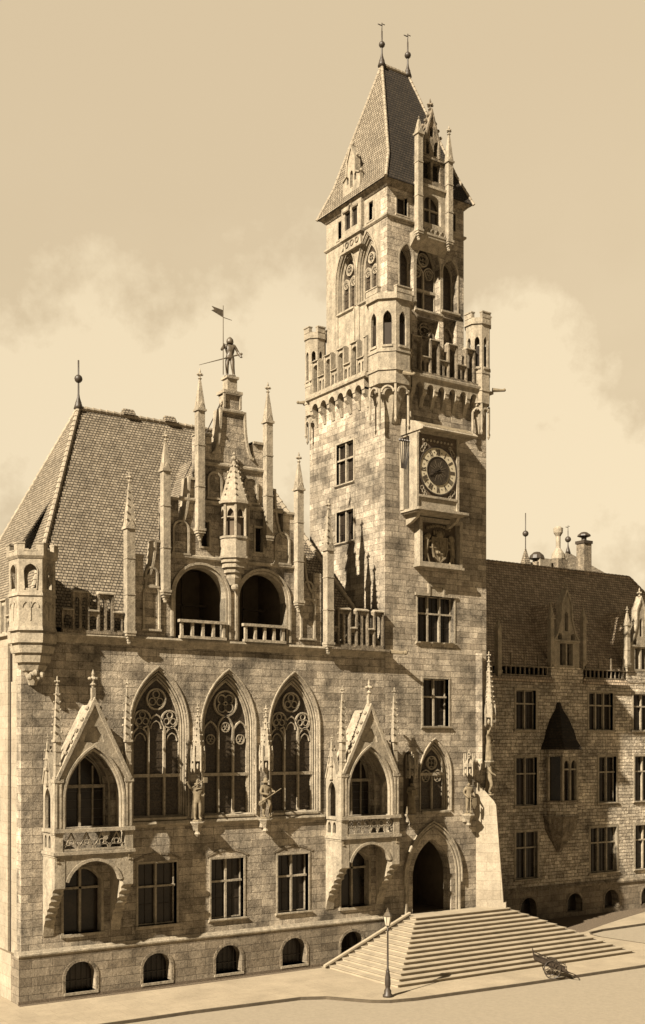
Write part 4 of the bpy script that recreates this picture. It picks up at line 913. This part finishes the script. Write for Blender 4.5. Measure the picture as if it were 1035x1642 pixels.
def wdormer(c, hw, main=True):
    gp = [(c - hw, 17.1), (c - hw, 18.9), (c - hw + .35, 19.3), (c - .5, 20.4), (c - .45, 21.5), (c, 22.4), (c + .45, 21.5), (c + .5, 20.4), (c + hw - .35, 19.3), (c + hw, 18.9), (c + hw, 17.1)]
    m = M(WF).plate(gp, [rect(c - .62, c - .07, 17.25, 18.75), rect(c + .07, c + .62, 17.25, 18.75), archhole(c, .16, 19.6, 20.7, .24, 4), archhole(c - .62, .2, 19.0, 19.25, .2, 4), archhole(c + .62, .2, 19.0, 19.25, .2, 4)], -.35, .06)
    D_ = m.build('dormer_gable', TRIM, WG); M(WF).box(c - .9, c + .9, 17.2, 19.5, -.5, -.36).box(c - .25, c + .25, 19.5, 21.0, -.5, -.36).build('pane', GLASS, D_)
    m = M(WF).bar(gp[1:-1], .12, -.4, .14); m.box(c - hw, c + hw, 18.85, 18.97, .05, .16)
    finial(m, c, 22.4, -.1, 1.1); m.build('dormer_coping', TRIM, D_)
    M(WF).prW([(c - hw + .2, 17.1), (c - hw + .2, 19.0), (c, 21.6), (c + hw - .2, 19.0), (c + hw - .2, 17.1)], -4.2, -.5).build('dormer_roof', SLATE, D_)
    for s in (-1, 1): pinnacle(WF, D_, c + s * (hw + .3), .12, 17.5, 20.4, 21.7, .32, False, TRIM, 'pinnacle', .8)
wdormer(40.35, 1.25); wdormer(47.9, 1.25)
# corner strip beside the tower and oriel
pinnacle(WF, WG, 34.0, .12, 16.6, 19.4, 20.3, .34, False, TRIM, 'pinnacle', .6)
oc_ = 39.6; y1_ = WY - 1.15
def orp(h, d): return [(oc_ - h, WY + .05), (oc_ - h * .93, WY - d * .35), (oc_ - h * .5, WY - d), (oc_ + h * .5, WY - d), (oc_ + h * .93, WY - d * .35), (oc_ + h, WY + .05)]
def orl(m, h0, d0, z0, h1, d1, z1): return ploft(m, orp(h0, d0), z0, orp(h1, d1), z1)
m = M(); orl(m, 1.35, 1.15, 7.0, 1.35, 1.15, 8.0); orl(m, 1.35, 1.15, 11.0, 1.35, 1.15, 11.5); OR = m.build('oriel', RUBBLE, WG)
m = M(); orl(m, 1.45, 1.25, 6.85, 1.45, 1.25, 7.0); orl(m, 1.42, 1.2, 7.95, 1.42, 1.2, 8.05); orl(m, 1.25, 1.05, 6.0, 1.38, 1.15, 6.85); orl(m, .75, .7, 5.3, 1.2, 1.0, 6.0); orl(m, .15, .2, 4.5, .7, .65, 5.3); m.build('corbel', TRIMD, OR)
m = M(); orl(m, 1.05, .9, 8.05, 1.05, .9, 11.0); m.build('pane', GLASS, OR)
m = M()
for p in orp(1.35, 1.15)[1:-1]: m.box(p[0] - .09, p[0] + .09, p[1] - .0, p[1] + .18, 8.05, 11.0)
m.box(oc_ - .07, oc_ + .07, y1_, y1_ + .15, 8.05, 11.0); m.box(oc_ - .65, oc_ + .65, y1_ + .02, y1_ + .14, 10.1, 10.2)
m2 = M(Fr(0, y1_, 0, -90))
for k in (-.34, .34): m2.plate(rect(oc_ + k - .32, oc_ + k + .32, 10.2, 11.0), [[(oc_ + k - .25, 10.21)] + arch(oc_ + k, .25, 10.35, .45, 4) + [(oc_ + k + .25, 10.21)]], -.14, -.02)
n0 = len(m.v); m.v += m2.v; m.f += [tuple(j + n0 for j in f) for f in m2.f]; m.build('oriel_frame', TRIM, OR)
m = M(); pr = [(1.62, 1.4, 11.5), (1.6, 1.38, 11.65), (1.35, 1.1, 12.1), (1.15, .92, 12.8), (.75, .62, 13.6), (.3, .3, 14.2), (.12, .15, 14.7)]
for a, b in zip(pr, pr[1:]): orl(m, *a, *b)
m.build('oriel_roof', TILED, OR)

# ------------------------------------------------------------------ roofs and chimneys beyond the wing
RB = thing('rear_block', 'distant block with pale pyramid roof showing above the dark wing roof', 'building', (54, 24, 0))
m = M().box(42, 62, 18, 32, 0, 21); m.build('wall', RUBBLE, RB)
m = M().add([(42, 18, 21), (62, 18, 21), (62, 32, 21), (42, 32, 21), (48, 25, 27), (57, 25, 27)], [(0, 1, 5, 4), (1, 2, 5), (2, 3, 4, 5), (3, 0, 4), (3, 2, 1, 0)]); m.build('roof', TILE, RB)
m = M().add([(52.5, 19.9, 25.2), (66, 19.9, 25.2), (66, 27, 25.2), (52.5, 27, 25.2), (59.3, 23.4, 29.2)], [(0, 1, 4), (1, 2, 4), (2, 3, 4), (3, 0, 4), (3, 2, 1, 0)]); m.build('pyramid_roof', TILE, RB)
M().box(53, 65.5, 20.2, 26.7, 20, 25.1).build('stair_tower', TRIM, RB)
ironfinial(RB, 59.3, 23.4, 29.1, 2.0, .28, True)
M().box(51.4, 52.7, 18.9, 19.8, 24, 27.4).build('roof_hatch', TRIM, RB)
ironfinial(RB, 50.3, 19.5, 26.6, 4.5, .26)
m = M().add([(49.5, 18.8, 24.9), (51.1, 18.8, 24.9), (51.1, 20.2, 24.9), (49.5, 20.2, 24.9), (50.3, 19.5, 28.3)], [(0, 1, 4), (1, 2, 4), (2, 3, 4), (3, 0, 4), (3, 2, 1, 0)]); m.build('turret_cap', TILE, RB)
def chim(x, y, z0, z1, w, kind, label):
    t = M().box(x - w, x + w, y - w, y + w, z0, z1).build('stack', TRIMD, RB, label); m = M()
    if kind == 0: m.box(x - w - .08, x + w + .08, y - w - .08, y + w + .08, z1 - .25, z1); m.lathe((x, y, z1), [(w * .5, 0), (w * .5, .3), (w * 1.3, .42), (w * 1.2, .55), (w * .6, .75), (.05, .8)], 10)
    elif kind == 1: m.lathe((x, y, z1), [(w * 1.0, 0), (w * 1.1, .1), (w * .95, .55), (w * .5, .9), (w * .36, 1.0), (w * .36, 2.0), (w * .7, 2.3), (w * .75, 2.7), (w * .3, 2.85)], 12)
    else: m.lathe((x, y, z1), [(w * .7, 0), (w * .7, .2), (w * 1.5, .3), (w * 1.25, .6), (w * .6, .85), (.05, .9)], 12)
    m.build('cowl', TRIM if kind == 1 else IRON, t)
chim(53.6, 19.0, 20, 27.4, .55, 1, 'stack under the tall cylindrical cowl'); chim(56.7, 19.0, 20, 29.3, .45, 0, 'slim stack with flat mushroom cap'); chim(51.6, 19.5, 20, 27.1, .45, 2, 'low stack with broad dark dome cap')

# ------------------------------------------------------------------ steps
ST = thing('entrance_stairs', 'wide pale stone stairs of fourteen steps rising to the tower portal', 'stairs', (24.5, -2, 0))
N = 14; z1 = 2.3
xl0, xl1, xr0, xr1, yf0, yf1 = 16.6, 22.0, 33.4, 28.95, -6.72, -1.35
for i in range(N):
    t = i / (N - 1); a = xl0 + (xl1 - xl0) * t; b = xr0 + (xr1 - xr0) * t; y = yf0 + (yf1 - yf0) * t; z = z1 * (i + 1) / N
    m = M(); zz = z - z1 / N; back = 0.9 if b > 28.6 else -.02; yb = -.12
    lf = [(22.05, yb), (22.05, -.85), (a, -.85)] if a < 21.9 else [(a, yb)]
    P = [(a, y), (b, y), (b, yb + 3.0), (28.9, yb + 3.0), (28.9, yb)] + lf if b > 29.0 else [(a, y), (b, y), (b, yb)] + lf
    Q = [(x, y_) for x, y_ in P]
    ploft(m, Q, zz + .001 * i, Q, z - .03)
    N2 = [(x + (-.06 if x == a else .06 if x == b else 0), y_ + (-.085 if y_ == y else 0)) for x, y_ in P]; ploft(m, N2, z - .03, N2, z)
    m.build('step', STEP, ST)
M(F0).prW([(16.4, 0), (16.4, .14), (22.04, 2.44), (22.04, 0)], .72, .84).build('cheek_wall', TRIMD, ST)
M(F0).prW([(16.3, .1), (16.3, .2), (22.04, 2.54), (22.04, 2.44)], .68, .88).build('cheek_coping', STEP, ST)
# ------------------------------------------------------------------ lamp, handcart
LP = thing('street_lamp', 'dark cast-iron street lamp with pale glass lantern at the kerb', 'street lamp', (14.98, -8.05, 0))
lx, ly = 14.98, -8.05
M().lathe((lx, ly, 0), [(.24, 0), (.24, .1), (.17, .16), (.17, .3), (.11, .4), (.12, .5), (.14, .56), (.13, .9), (.09, 1.15), (.1, 1.2), (.07, 1.26)], 12).build('base', IRON, LP, smooth=True)
M().lathe((lx, ly, 1.26), [(.055, 0), (.07, .03), (.05, .08), (.04, 1.8), (.065, 1.84), (.035, 1.9), (.03, 2.05)], 10).build('post', IRON, LP, smooth=True)
M().lathe((lx, ly, 3.3), [(.05, 0), (.09, .03), (.1, .05)], 8).box(lx - .02, lx + .3, ly - .015, ly + .015, 3.18, 3.21).build('lantern_cradle', IRON, LP)
M().lathe((lx, ly, 3.36), [(.1, 0), (.19, .42)], 6).build('lantern_glass', LAMPG, LP)
m = M().lathe((lx, ly, 3.78), [(.2, 0), (.21, .04), (.14, .16), (.07, .24), (.08, .3), (.03, .34), (.01, .42)], 6)
for i in range(6): a = 2 * PI * (i + .5) / 6; m.tube((lx + .1 * cos(a), ly + .1 * sin(a), 3.36), (lx + .2 * cos(a), ly + .2 * sin(a), 3.78), .012, .012, 4)
m.build('lantern_frame', BRONZE, LP)

HC = thing('handcart', 'dark wooden handcart tipped forward onto its shafts before the stairs', 'handcart', (25.0, -8.9, 0))
hx_, hy_, hk = 24.75, -9.0, .8
def rot(p, a):  # local (along, across, up) -> world
    return (hx_ + (p[0] * cos(a) - p[1] * sin(a)) * hk, hy_ + (p[0] * sin(a) + p[1] * cos(a)) * hk, p[2] * hk * 1.1)
al = rad(-40)
class HF:
    def __call__(s, u, v, w): return Vector(rot((u, v, w), al))
def wheel(off):
    m = M(HF()); n = 16; R = .52
    for i in range(n):
        a, b = 2 * PI * i / n, 2 * PI * (i + 1) / n; m.tube((R * cos(a), off, R + R * sin(a)), (R * cos(b), off, R + R * sin(b)), .035, .035, 5)
    w_ = m.build('wheel', IRON, HC); m = M(HF()).tube((0, off - .09, R), (0, off + .09, R), .08, .08, 8)
    for i in range(10): a = 2 * PI * i / 10; m.tube((0, off, R), (R * cos(a), off, R + R * sin(a)), .022, .018, 4)
    m.build('spokes', WOOD, w_)
wheel(-.55); wheel(.55)
M(HF()).tube((0, -.6, .52), (0, .6, .52), .04).build('axle', IRON, HC)
sl = lambda x: .62 - .36 * x
for s in (-.38, .38): M(HF()).tube((-1.1, s, sl(-1.1)), (1.62, s, .05), .04, .03, 6).build('shaft', WOOD, HC)
m = M(HF())
for i in range(7): x = -1.05 + .3 * i; m.loft([(x, -.45, sl(x) + .05), (x + .27, -.45, sl(x + .27) + .05), (x + .27, .45, sl(x + .27) + .05), (x, .45, sl(x) + .05)], [(x, -.45, sl(x) + .09), (x + .27, -.45, sl(x + .27) + .09), (x + .27, .45, sl(x + .27) + .09), (x, .45, sl(x) + .09)])
m.build('bed', WOOD, HC)
for s in (-.45, .45):
    m = M(HF())
    for dz in (.2, .36): m.tube((-1.1, s, sl(-1.1) + dz), (.9, s, sl(.9) + dz), .03, .03, 5)
    for i in range(7): x = -1.08 + .33 * i; m.tube((x, s, sl(x) + .05), (x, s, sl(x) + .44), .022, .022, 5)
    m.build('side_rail', WOOD, HC)
m = M(HF())
for k in range(5): m.tube((-1.1, -.4 + .2 * k, sl(-1.1)), (-1.2, -.4 + .2 * k, sl(-1.1) + .62), .02, .02, 5)
m.build('tail_rack', WOOD, HC)
for s in (-.47, .47): M(HF()).loft([(-1.08, s - .012, sl(-1.08) + .06), (.9, s - .012, sl(.9) + .06), (.9, s - .012, sl(.9) + .24), (-1.08, s - .012, sl(-1.08) + .24)], [(-1.08, s + .012, sl(-1.08) + .06), (.9, s + .012, sl(.9) + .06), (.9, s + .012, sl(.9) + .24), (-1.08, s + .012, sl(-1.08) + .24)]).build('side_board', WOOD, HC)
M(HF()).tube((1.6, -.38, .06), (1.6, .38, .06), .03).build('crossbar', WOOD, HC)

# ------------------------------------------------------------------ statues
KN = thing('knight_statue', 'dark bronze armoured knight with banner and sword on top of the gable', 'statue', (CX, .17, 30.6))
figure('body', KN, (CX, .17, 30.6), 2.05, rad(-90 - 25), dict(elR=(.22, .04, .66), haR=(.16, .12, .76), elL=(-.2, -.02, .65), haL=(-.27, .05, .52), knR=(.08, .06, .28), anL=(-.1, -.02, .06), toL=(-.13, .06, .02)), BRONZE, 1.1)
M().lathe((CX, .17, 30.6), [(.33, 0), (.3, .07)], 10).build('base', BRONZE, KN)
M().lathe((CX - .01, .15, 32.37), [(.17, -.05), (.19, .05), (.17, .16), (.08, .26), (.02, .3)], 10).build('helmet', BRONZE, KN, smooth=True)
px_, py_ = CX - .46, .05
m = M().tube((px_, py_, 30.65), (px_, py_, 34.15), .028, .018, 6).build('banner_pole', BRONZE, KN)
M().loft([(px_ - .68, py_, 33.78), (px_, py_, 33.55), (px_, py_, 33.92), (px_ - .66, py_, 34.0), (px_ - .5, py_, 33.86)], [(px_ - .68, py_ + .02, 33.78), (px_, py_ + .02, 33.55), (px_, py_ + .02, 33.92), (px_ - .66, py_ + .02, 34.0), (px_ - .5, py_ + .02, 33.86)]).tube((px_, py_, 33.55), (px_ + .5, py_, 33.5), .02, .015, 5).build('banner', BRONZE, m)
M().tube((CX + .45, -.1, 31.8), (CX - 1.6, .5, 31.05), .045, .012, 5).ball((CX + .5, -.12, 31.82), .07, 6).tube((CX + .28, -.25, 31.65), (CX + .36, .1, 31.9), .03, .03, 5).build('sword', BRONZE, KN)
m = M().lathe((0, 0, 0), [(.15, 31.5), (.2, 31.62), (.15, 31.75), (.2, 31.9), (.225, 32.05), (.17, 32.2), (.08, 32.26)], 12); m.v = [Vector((CX + p.x * 1.15, .16 + p.y * .8, p.z)) for p in m.v]; m.build('breastplate', BRONZE, KN, smooth=True)

def statue(name, label, x, y, z, H, yaw, pose, extra, base=.26, grp='statues on the facade'):
    t = thing(name, label, 'statue', (x, y, z), grp)
    M().lathe((x, y, z), [(base, 0), (base * .9, .08)], 8).build('base', CARVE, t)
    figure('body', t, (x, y, z + .06), H, yaw, pose, CARVE, 1.15)
    for nm, m in extra: m.build(nm, CARVE, t)
    return t
def hat(x, y, z, r=.16): return M().lathe((x, y, z), [(r * 1.5, 0), (r * 1.4, .04), (r * .8, .07), (r * .6, .2), (.02, .26)], 10)
def cloak(x, y, z, H): return M().loft([(x - .28, y + .12, z + .1), (x + .28, y + .12, z + .1), (x + .22, y + .28, z + .1), (x - .22, y + .28, z + .1)], [(x - .2, y + .05, z + H * .8), (x + .2, y + .05, z + H * .8), (x + .15, y + .14, z + H * .8), (x - .15, y + .14, z + H * .8)])
statue('miner_statue', 'carved stone man raising a hammer arm, between the first and second big windows', 8.98, -.36, 8.06, 1.95, rad(-100), dict(elR=(.2, .05, .82), haR=(.3, .1, .95), haL=(-.12, .12, .62)),
       [('hammer', M().tube((8.6, -.55, 9.75), (9.25, -.65, 10.15), .035, .03, 6).box(9.15, 9.35, -.72, -.58, 9.98, 10.24)), ('cloak', cloak(8.98, -.36, 8.1, 1.9)), ('cap', hat(8.97, -.37, 9.9, .11))])
statue('hunter_statue', 'carved man in brimmed hat holding a pole, between the second and third big windows', 12.93, -.36, 8.06, 2.0, rad(-85), dict(elR=(.2, .05, .62), haR=(.06, .16, .6), elL=(-.2, .04, .66), haL=(-.16, .16, .66), knL=(-.1, .08, .28), anL=(-.12, 0, .06), toL=(-.15, .08, .02)),
       [('pole', M().tube((12.3, -.72, 8.85), (13.65, -.72, 9.6), .035, .025, 6)), ('hat', hat(12.92, -.37, 9.92)), ('satchel', M().lathe((12.6, -.5, 8.7), [(.08, 0), (.16, .1), (.14, .25), (.05, .3)], 8))])
statue('armoured_statue', 'carved stone knight standing in the canopied niche right of the pointed tower window', 26.75, -.31, 7.8, 1.85, rad(-95), dict(haR=(.12, .12, .52), elR=(.2, .0, .64), haL=(-.14, .12, .55)),
       [('sword', M().tube((26.65, -.6, 7.95), (26.65, -.6, 9.0), .03, .035, 5).box(26.5, 26.8, -.62, -.58, 8.75, 8.8)), ('shield', M(Fr(26.95, -.56, 0)).prW([(-.16, 8.75), (-.16, 8.35), (0, 8.1), (.16, 8.35), (.16, 8.75)], 0, .05))])
statue('robed_statue', 'carved stone robed figure in the shaded niche left of the pointed tower window', 22.5, -.31, 7.95, 1.8, rad(-90), dict(haR=(.06, .14, .62), haL=(-.06, .14, .66)),
       [('robe', M().lathe((22.5, -.31, 7.98), [(.32, 0), (.26, .5), (.2, 1.0), (.24, 1.35)], 10)), ('scroll', M().box(22.3, 22.72, -.62, -.55, 9.0, 9.3))])
q = BFR(0, 8.9, .78); statue('guardian_statue', 'carved stone man with outstretched arm leaning on top of the sloping corner buttress', q.x, q.y, 8.86, 1.9, rad(-60), dict(elR=(.16, .1, .66), haR=(.1, .2, .6), elL=(-.22, .06, .76), haL=(-.36, .14, .72), che=(0, .04, .7), knR=(.08, .1, .3)),
       [('cap', hat(q.x, q.y, 10.66, .11)), ('cloak', cloak(q.x, q.y, 8.8, 1.8))])
q = BFR(0, 0, .7); statue('winged_statue', 'dark carved stone figure with folded wings under the tall corner canopy of the tower', q.x, q.y, 10.9, 1.85, rad(-50), dict(elR=(.2, .02, .84), haR=(.14, .08, .98), haL=(-.1, .14, .6)),
       [('wing', M().loft([(q.x - .3, q.y + .1, 11.0), (q.x - .1, q.y + .2, 11.2), (q.x - .35, q.y + .25, 12.5)], [(q.x - .34, q.y + .14, 11.0), (q.x - .12, q.y + .28, 11.2), (q.x - .38, q.y + .3, 12.5)])),
        ('wing', M().loft([(q.x + .3, q.y + .0, 11.0), (q.x + .1, q.y + .2, 11.2), (q.x + .4, q.y + .15, 12.5)], [(q.x + .34, q.y + .05, 11.0), (q.x + .12, q.y + .28, 11.2), (q.x + .44, q.y + .2, 12.5)])), ('robe', M().lathe((q.x, q.y, 10.95), [(.28, 0), (.22, .5), (.2, .95)], 9))])

# ------------------------------------------------------------------ ground
g = M(); S_ = 700
g.add([(-S_, -S_, -.12), (S_, -S_, -.12), (S_, S_, -.12), (-S_, S_, -.12)], [(0, 1, 2, 3)]); struct(g.build('street', STREET))
pv = [(-30, -5.5), (5.8, -5.5), (11.5, -5.85), (12.6, -6.4), (13.3, -7.4), (13.9, -8.2), (14.6, -8.7), (16, -9.0), (22.6, -9.35), (35.6, -9.6), (36.4, -8.5), (36.5, -5), (36.1, -1.8), (36.3, -.9), (36.9, -.25), (38.4, .1), (44, .3), (62, .5), (62, 34), (-30, 34)]
m = M(); ploft(m, pv, -.2, pv, 0.0); struct(m.build('pavement', PAVE))
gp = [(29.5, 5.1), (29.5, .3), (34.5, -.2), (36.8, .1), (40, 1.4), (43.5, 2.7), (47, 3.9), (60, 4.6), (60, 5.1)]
m = M(); ploft(m, gp, -.1, gp, .012); struct(m.build('brown_ground_patch', COARSE_BROWN))  # brown ground, darker than the pavement around it
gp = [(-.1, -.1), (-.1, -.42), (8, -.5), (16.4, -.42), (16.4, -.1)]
m = M(); ploft(m, gp, -.1, gp, .013); struct(m.build('wall_foot_strip', COARSE_BROWN))  # narrow strip along the wall foot, darker than the pavement
class Flat:
    def __call__(s, u, v, w): return Vector((u, v, w))
m = M(Flat()).bar(pv[:18], .11, -.15, .014); struct(m.build('kerb', KERB))

# ------------------------------------------------------------------ sky, sun, camera
w = bpy.data.worlds.new('World'); sc.world = w; w.use_nodes = True; nt = w.node_tree; L = nt.links
SD = Vector((-1, -.32, .75)).normalized(); elev = math.asin(SD.z); az = math.atan2(SD.x, SD.y)
sky = nt.nodes.new('ShaderNodeTexSky'); sky.sky_type = 'NISHITA'; sky.sun_disc = False; sky.sun_elevation = elev; sky.sun_rotation = az
sky.air_density = 1.2; sky.dust_density = 2.5
bw = nt.nodes.new('ShaderNodeRGBToBW'); L.new(sky.outputs[0], bw.inputs[0])
tc = nt.nodes.new('ShaderNodeTexCoord')
mp = nt.nodes.new('ShaderNodeMapping'); mp.inputs['Scale'].default_value = (1, 1, 1.5); mp.inputs['Location'].default_value = (.35, .1, 1.62); L.new(tc.outputs['Generated'], mp.inputs['Vector'])
nz = noise(nt, mp.outputs[0], 2.6, 8, .55)
nz2 = noise(nt, tc.outputs['Generated'], 14, 7, .62); acc = None
# cumulus heaps standing low in the sky, each at its own bearing and height
for bx_, by_, bz_, bw_, bh_ in [(0.381, 0.876, 0.295, 0.059, 0.075), (0.326, 0.908, 0.264, 0.059, 0.069), (0.442, 0.852, 0.279, 0.075, 0.064), (0.513, 0.803, 0.304, 0.059, 0.091), (0.49, 0.834, 0.252, 0.075, 0.08), (0.657, 0.701, 0.278, 0.043, 0.069), (0.694, 0.689, 0.209, 0.069, 0.069), (0.727, 0.651, 0.217, 0.043, 0.053), (0.602, 0.769, 0.213, 0.106, 0.059), (0.651, 0.739, 0.177, 0.106, 0.064)]:
    sb = nt.nodes.new('ShaderNodeVectorMath'); sb.operation = 'SUBTRACT'; sb.inputs[1].default_value = (bx_, by_, bz_); L.new(tc.outputs['Generated'], sb.inputs[0])
    sm = nt.nodes.new('ShaderNodeVectorMath'); sm.operation = 'MULTIPLY'; sm.inputs[1].default_value = (1 / bw_, 1 / bw_, 1 / bh_); L.new(sb.outputs[0], sm.inputs[0])
    ln = nt.nodes.new('ShaderNodeVectorMath'); ln.operation = 'LENGTH'; L.new(sm.outputs[0], ln.inputs[0])
    if acc is None: acc = ln.outputs['Value']
    else:
        mn = nt.nodes.new('ShaderNodeMath'); mn.operation = 'SMOOTH_MIN'; mn.inputs[2].default_value = .4; L.new(acc, mn.inputs[0]); L.new(ln.outputs['Value'], mn.inputs[1]); acc = mn.outputs[0]
ed = nt.nodes.new('ShaderNodeMath'); ed.operation = 'MULTIPLY_ADD'; L.new(nz2, ed.inputs[0]); ed.inputs[1].default_value = 3.0; 
ng = nt.nodes.new('ShaderNodeMath'); ng.operation = 'MULTIPLY'; L.new(acc, ng.inputs[0]); ng.inputs[1].default_value = -1; L.new(ng.outputs[0], ed.inputs[2])
cu = ramp(nt, ed.outputs[0], .22, .75)
cl_ = mixcol(nt, 'ADD', .6, cu, ramp(nt, nz, .46, .6, (0, 0, 0), (.35,) * 3))
sz = nt.nodes.new('ShaderNodeSeparateXYZ'); L.new(tc.outputs['Generated'], sz.inputs[0])
band = ramp(nt, sz.outputs[2], .34, .5, (1, 1, 1), (0, 0, 0))
cm = mixcol(nt, 'MULTIPLY', 1, cl_, band)
pw = nt.nodes.new('ShaderNodeMath'); pw.operation = 'POWER'; L.new(bw.outputs[0], pw.inputs[0]); pw.inputs[1].default_value = .22
ml = nt.nodes.new('ShaderNodeMath'); ml.operation = 'MULTIPLY'; L.new(pw.outputs[0], ml.inputs[0]); ml.inputs[1].default_value = 3.0
tint = mixcol(nt, 'MIX', cm, (.72, .578, .378), (.90, .745, .505))
grad = ramp(nt, sz.outputs[2], .05, .58, (.78, .785, .79), (.97, .96, .95))
hi_ = ramp(nt, sz.outputs[2], .58, .85, (1, 1, 1), (.3, .3, .3)); grad = mixcol(nt, 'MULTIPLY', 1, grad, hi_)
my = nt.nodes.new('ShaderNodeMapRange'); my.interpolation_type = 'SMOOTHSTEP'; my.inputs['From Min'].default_value = -.25; my.inputs['From Max'].default_value = .45; my.inputs['To Min'].default_value = .44; my.inputs['To Max'].default_value = 1
L.new(sz.outputs[1], my.inputs['Value']); cy = nt.nodes.new('ShaderNodeCombineXYZ'); [L.new(my.outputs[0], cy.inputs[i]) for i in range(3)]; grad = mixcol(nt, 'MULTIPLY', 1, grad, cy.outputs[0])
c = mixcol(nt, 'MULTIPLY', 1, tint, grad)
vm = nt.nodes.new('ShaderNodeVectorMath'); vm.operation = 'SCALE'; L.new(c, vm.inputs[0]); L.new(ml.outputs[0], vm.inputs['Scale'])
bg = nt.nodes['Background']; L.new(vm.outputs[0], bg.inputs['Color']); bg.inputs['Strength'].default_value = .1
ld = bpy.data.lights.new('sun', 'SUN'); ld.energy = 5.0; ld.angle = rad(.5); ld.color = (1, .89, .715)
lo = bpy.data.objects.new('sun', ld); COL.objects.link(lo); lo.rotation_euler = (-SD).to_track_quat('-Z', 'Y').to_euler(); lo.location = SD * 80
cd = bpy.data.cameras.new('camera'); co = bpy.data.objects.new('camera', cd); COL.objects.link(co)
co.location = (-18.379, -52.015, 12.0); co.rotation_euler = (rad(90), 0, rad(-34)); cd.sensor_fit = 'HORIZONTAL'; cd.sensor_width = 36; cd.lens = 1878 / 1035 * 36
cd.shift_y = (1190 - 821) / 1035; cd.clip_end = 3000; sc.camera = co
sc.view_settings.view_transform = 'Standard'; sc.view_settings.look = 'None'; sc.view_settings.exposure = 1.6; sc.view_settings.gamma = 1
sc.render.engine = 'CYCLES'
